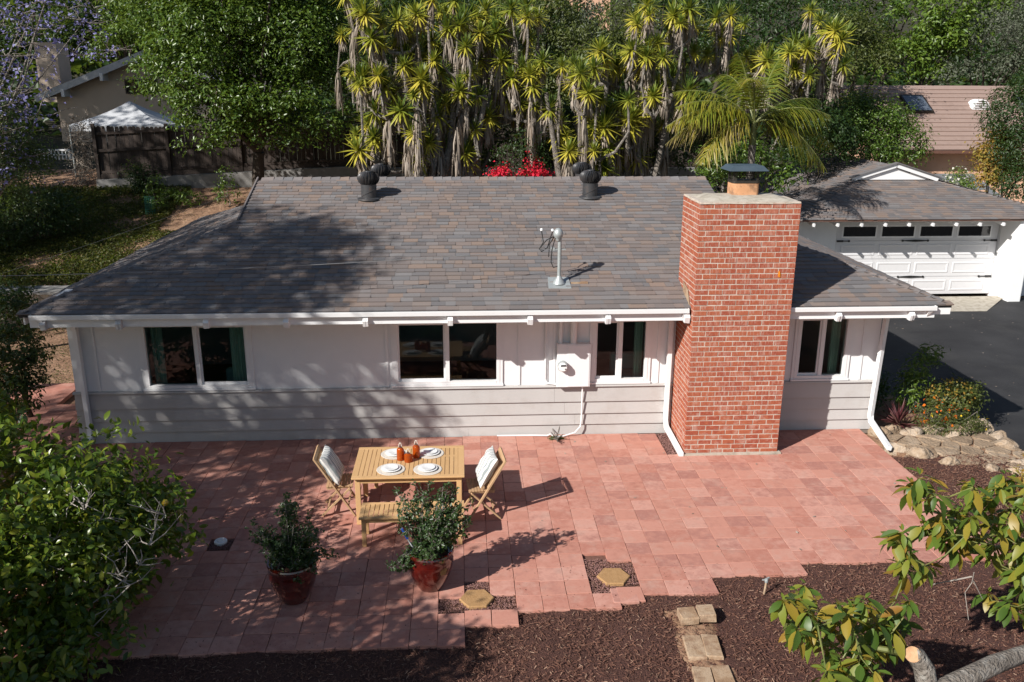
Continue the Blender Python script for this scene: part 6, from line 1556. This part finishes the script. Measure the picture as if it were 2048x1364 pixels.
# border rocks: each its own thing
R_ = [(7.42, -.05, .20, .13), (7.75, .02, .15, .1), (8.05, -.12, .20, .11), (8.42, -.05, .19, .14), (8.72, -.2, .15, .1), (8.95, .0, .18, .14), (9.2, .12, .15, .15), (9.42, .18, .22, .24), (9.55, -.2, .17, .14), (9.45, -.55, .22, .18), (9.7, -.95, .2, .12), (7.62, -1.15, .22, .13), (7.95, -1.42, .17, .12), (7.35, -.85, .18, .12), (8.95, -1.72, .22, .11), (8.55, -1.68, .14, .1), (9.25, -1.35, .2, .1)]
RL = ['flat tan rock at the house end of the flower bed edge', 'small brown rock edging the flower bed beside the cordyline', 'long cream rock edging the flower bed', 'tall pale rock under the yellow flowers', 'small orange-tan rock edging the flower bed', 'brown rock edging the bed under the dense shrub', 'upright grey-tan rock at the bed corner', 'large rounded grey boulder at the driveway corner of the bed', 'cream rock below the large rounded boulder', 'broad pale rock beside the driveway edge', 'flat rock on the driveway side of the flagstone pad', 'tan rock where the pad meets the patio', 'cream rock at the mulch edge of the pad', 'rough tan rock by the downspout outlet', 'orange-brown rock on the mulch edge of the flagstone pad', 'small white rock on the mulch edge of the pad', 'flat tan rock near the driveway end of the pad']
for (x, y, s, h), lab in zip(R_, RL):
    z = -.05 - .09 * max(0, x - 8.2); v, f = rock_geo(s, s * .75, h); o = put('border_rock', mesh_from('border_rock', v, f, M['rock'], True), None, (x, y, z)); o.rotation_euler.z = rnd(-.6, .6); tag(o, lab, 'rock', 'rocks edging the flower bed')
def bush(name, label, x, y, z, blobs, nc, per, spread, leaf, m, seed, aspect=.5, cat='shrub', up=.6):
    return tree(name, label, (x, y, z), [(x + a, y + b, z + c, d, e, f) for a, b, c, d, e, f in blobs], nc, per, spread, leaf, M[m], .02, seed, aspect, 'bark', 8, cat, None, up)
b1 = bush('garden_shrub', 'compact shrub with reddish tips in the driveway flower bed', 9.2, .75, -.15, [(0, 0, .35, .5, .45, .38), (.35, .1, .4, .3, .3, .28), (-.2, .1, .45, .3, .3, .25)], 220, 11, .07, .065, 'lf_olive', 71)
FT = flecks('reddish_tips', b1, [(9.15, .75, .32, .42, .35, .3)], 260, .06, M['lf_gold'], 72)
bush('lily_plant', 'tall leaning leafy stem with pale buds beside the downspout', 8.35, .85, -.05, [(.0, 0, .35, .22, .22, .35), (.15, .05, .8, .2, .2, .3), (.4, .1, 1.1, .22, .18, .18)], 90, 10, .07, .11, 'lf_bright', 73, .25, 'plant')
b2 = bush('marigold_plant', 'bushy plant covered in orange and red flowers in the bed', 8.55, .25, -.1, [(0, 0, .22, .36, .3, .22), (.35, 0, .18, .25, .25, .18)], 120, 12, .06, .05, 'lf_olive', 74, .3, 'plant')
flecks('blossom', b2, [(8.6, .25, .18, .36, .3, .24)], 46, .06, M['flower_orange'], 75)
b3 = bush('flower_clump', 'low olive clump with yellow flowers spilling over the border rocks', 8.85, .02, -.12, [(0, 0, .12, .55, .28, .16), (-.5, .02, .1, .3, .25, .14), (.35, .1, .1, .3, .25, .14)], 160, 12, .06, .055, 'lf_olive', 76, .25, 'plant')
flecks('blossom', b3, [(8.85, .0, .06, .6, .3, .2)], 14, .07, M['flower_yellow'], 77)
flecks('red_blossom', b3, [(8.95, .05, .10, .3, .25, .2)], 12, .06, M['flower_orange'], 78)
b4 = bush('shaded_shrub', 'dark shrub in the shadow against the house corner', 8.0, 2.0, -.3, [(0, 0, .45, .5, .6, .5), (-.3, -.7, .3, .3, .4, .4)], 160, 12, .1, .08, 'lf_dark', 79)
cy = empty('cordyline_plant', (7.85, .08, -.05)); tag(cy, 'spiky dark red cordyline beside the downspout', 'plant')
rng = np.random.default_rng(80); k = 46; az = rng.uniform(0, 6.28, k); el = rng.uniform(.1, 1.5, k); L = rng.uniform(.3, .55, k)
d = np.stack([np.cos(az) * np.cos(el), np.sin(az) * np.cos(el), np.sin(el)], -1); nn = unit_rows(np.stack([-np.cos(az) * np.sin(el), -np.sin(az) * np.sin(el), np.cos(el)], -1))
put('blades', leaf_mesh('blades', d * L[:, None] * .5 + np.array([0, 0, .08]), nn, d, L, np.full(k, .03), M['cordyline'], .1, .1), cy)
bush('variegated_shrub', 'yellow green shrub at the far end of the mulch strip', 8.75, -2.6, -.1, [(0, 0, .3, .45, .4, .35), (.35, -.2, .35, .4, .4, .35)], 160, 10, .08, .07, 'lf_gold', 81)
# seedlings at the wall foot
sd_ = bush('weed_clump', 'tiny weeds growing at the wall foot under the meter cable', 1.62, -.22, -.03, [(0, 0, .045, .14, .06, .02)], 60, 6, .02, .03, 'lf_olive', 82, .5, 'weeds')

# ================================================================ TREES OUT OF FRAME that shade the left side
def uv_blob(u, v, r, Y): return (u + 1.28 * Y, Y, v - 1.08 * Y, r, r, r * .9)
tree('shade_tree', 'tall tree standing outside the view whose shadow falls on the roof', (-13.5, -7, -.1), [uv_blob(*b) for b in ((-5.2, 1.6, 1.9, -7.2), (-3.4, .4, 1.3, -6.8), (-3.0, 2.4, 1.2, -7.2), (-2.0, 1.0, .9, -7.0), (-6.0, 4.4, 1.7, -7), (-4.0, 3.6, 1.3, -7), (-9.5, 3.2, 1.6, -7.4), (-.6, -2.6, .9, -6.5), (-2.6, -2.6, 1.2, -6.5), (-1.0, -1.5, .8, -6.6), (-3.2, -1.8, .9, -6.6), (-4.9, -1, 1.4, -6.6), (-2.0, -.6, .9, -6.5), (-8.2, 5.2, 1.6, -7.4), (-7.6, 1.2, 1.6, -7), (-4.6, 4.6, 1.0, -7))], 1200, 16, .24, .19, M['lf_green'], .3, 91, limbs=24)
tree('shade_tree', 'small tree outside the view beside the citrus shading the potted rose', (-6.0, -9, -.1), [uv_blob(*b) for b in ((5.0, -7.0, 1.1, -9), (4.15, -4.6, .8, -8.6), (6.3, -7.4, 1.1, -9.2), (3.7, -6.3, .7, -8.6), (4.9, -5.9, .7, -8.8), (6.2, -6.2, .6, -9), (7.2, -6.7, .6, -9.2), (5.2, -7.6, 1.5, -11), (7.2, -8.2, 1.4, -12), (3.6, -7.6, 1.1, -10.5))], 1500, 14, .15, .14, M['lf_green'], .15, 92, limbs=14)
tree('shade_tree', 'large tree outside the view shading the side yard slope', (-19.5, 6.5, gz(-19.5, 6.5)), [(-21.3, 6.5, 8.5, 2.8, 2.8, 2.8), (-21, 9, 11, 2.8, 2.8, 2.8), (-19, 3.5, 5.6, 2.2, 2.2, 2.0), (-23, 7, 9, 3, 3, 3)], 800, 18, .45, .26, M['lf_dark'], .3, 93, limbs=16)
tree('shade_tree', 'large tree outside the view shading the neighbour gable', (-26, 14, gz(-26, 14)), [(-26, 14, 12, 4, 4, 4), (-24, 13, 16, 3.4, 3.2, 3), (-28, 16, 15, 4, 4, 4)], 1000, 18, .55, .34, M['lf_dark'], .35, 94, limbs=16)

tree('shade_tree', 'slender tree outside the view shading the end slope of the roof', (-12.6, -.4, -.1), [uv_blob(*b) for b in ((-10.4, 6.2, 1.2, -.4), (-12, 7.8, 1.4, 0), (-13.6, 9.4, 1.4, .2), (-15, 8.2, 1.5, 0))], 330, 14, .22, .17, M['lf_green'], .14, 95, limbs=12)

# ================================================================ OVERHEAD WIRES
def wire(name, label, pts, r, m, sag=.0):
    P = []
    for a, b in zip(pts[:-1], pts[1:]):
        for t in np.linspace(0, 1, 14, endpoint=False): q = np.array(a) * (1 - t) + np.array(b) * t; q[2] -= sag * 4 * t * (1 - t); P.append(tuple(q))
    P.append(tuple(pts[-1])); o = MB().tube(P, r, 5).build(name, M[m], None, True, loc=tuple(pts[0])); tag(o, label, 'cable')
mtop = (1.48, -.05, rz_(-.05) + .585)
far = atY(60, 560, 3.0)
wire('overhead_cable', 'twisted silver service cable running from the roof mast', [mtop, (-16, -3.0, 3.75)], .005, 'alu', .30)
wire('overhead_cable', 'thin pale cable crossing above the shaded slope', [tuple(atY(-30, 558, 7.0)), tuple(atY(505, 372, 15.5))], .005, 'alu', .05)
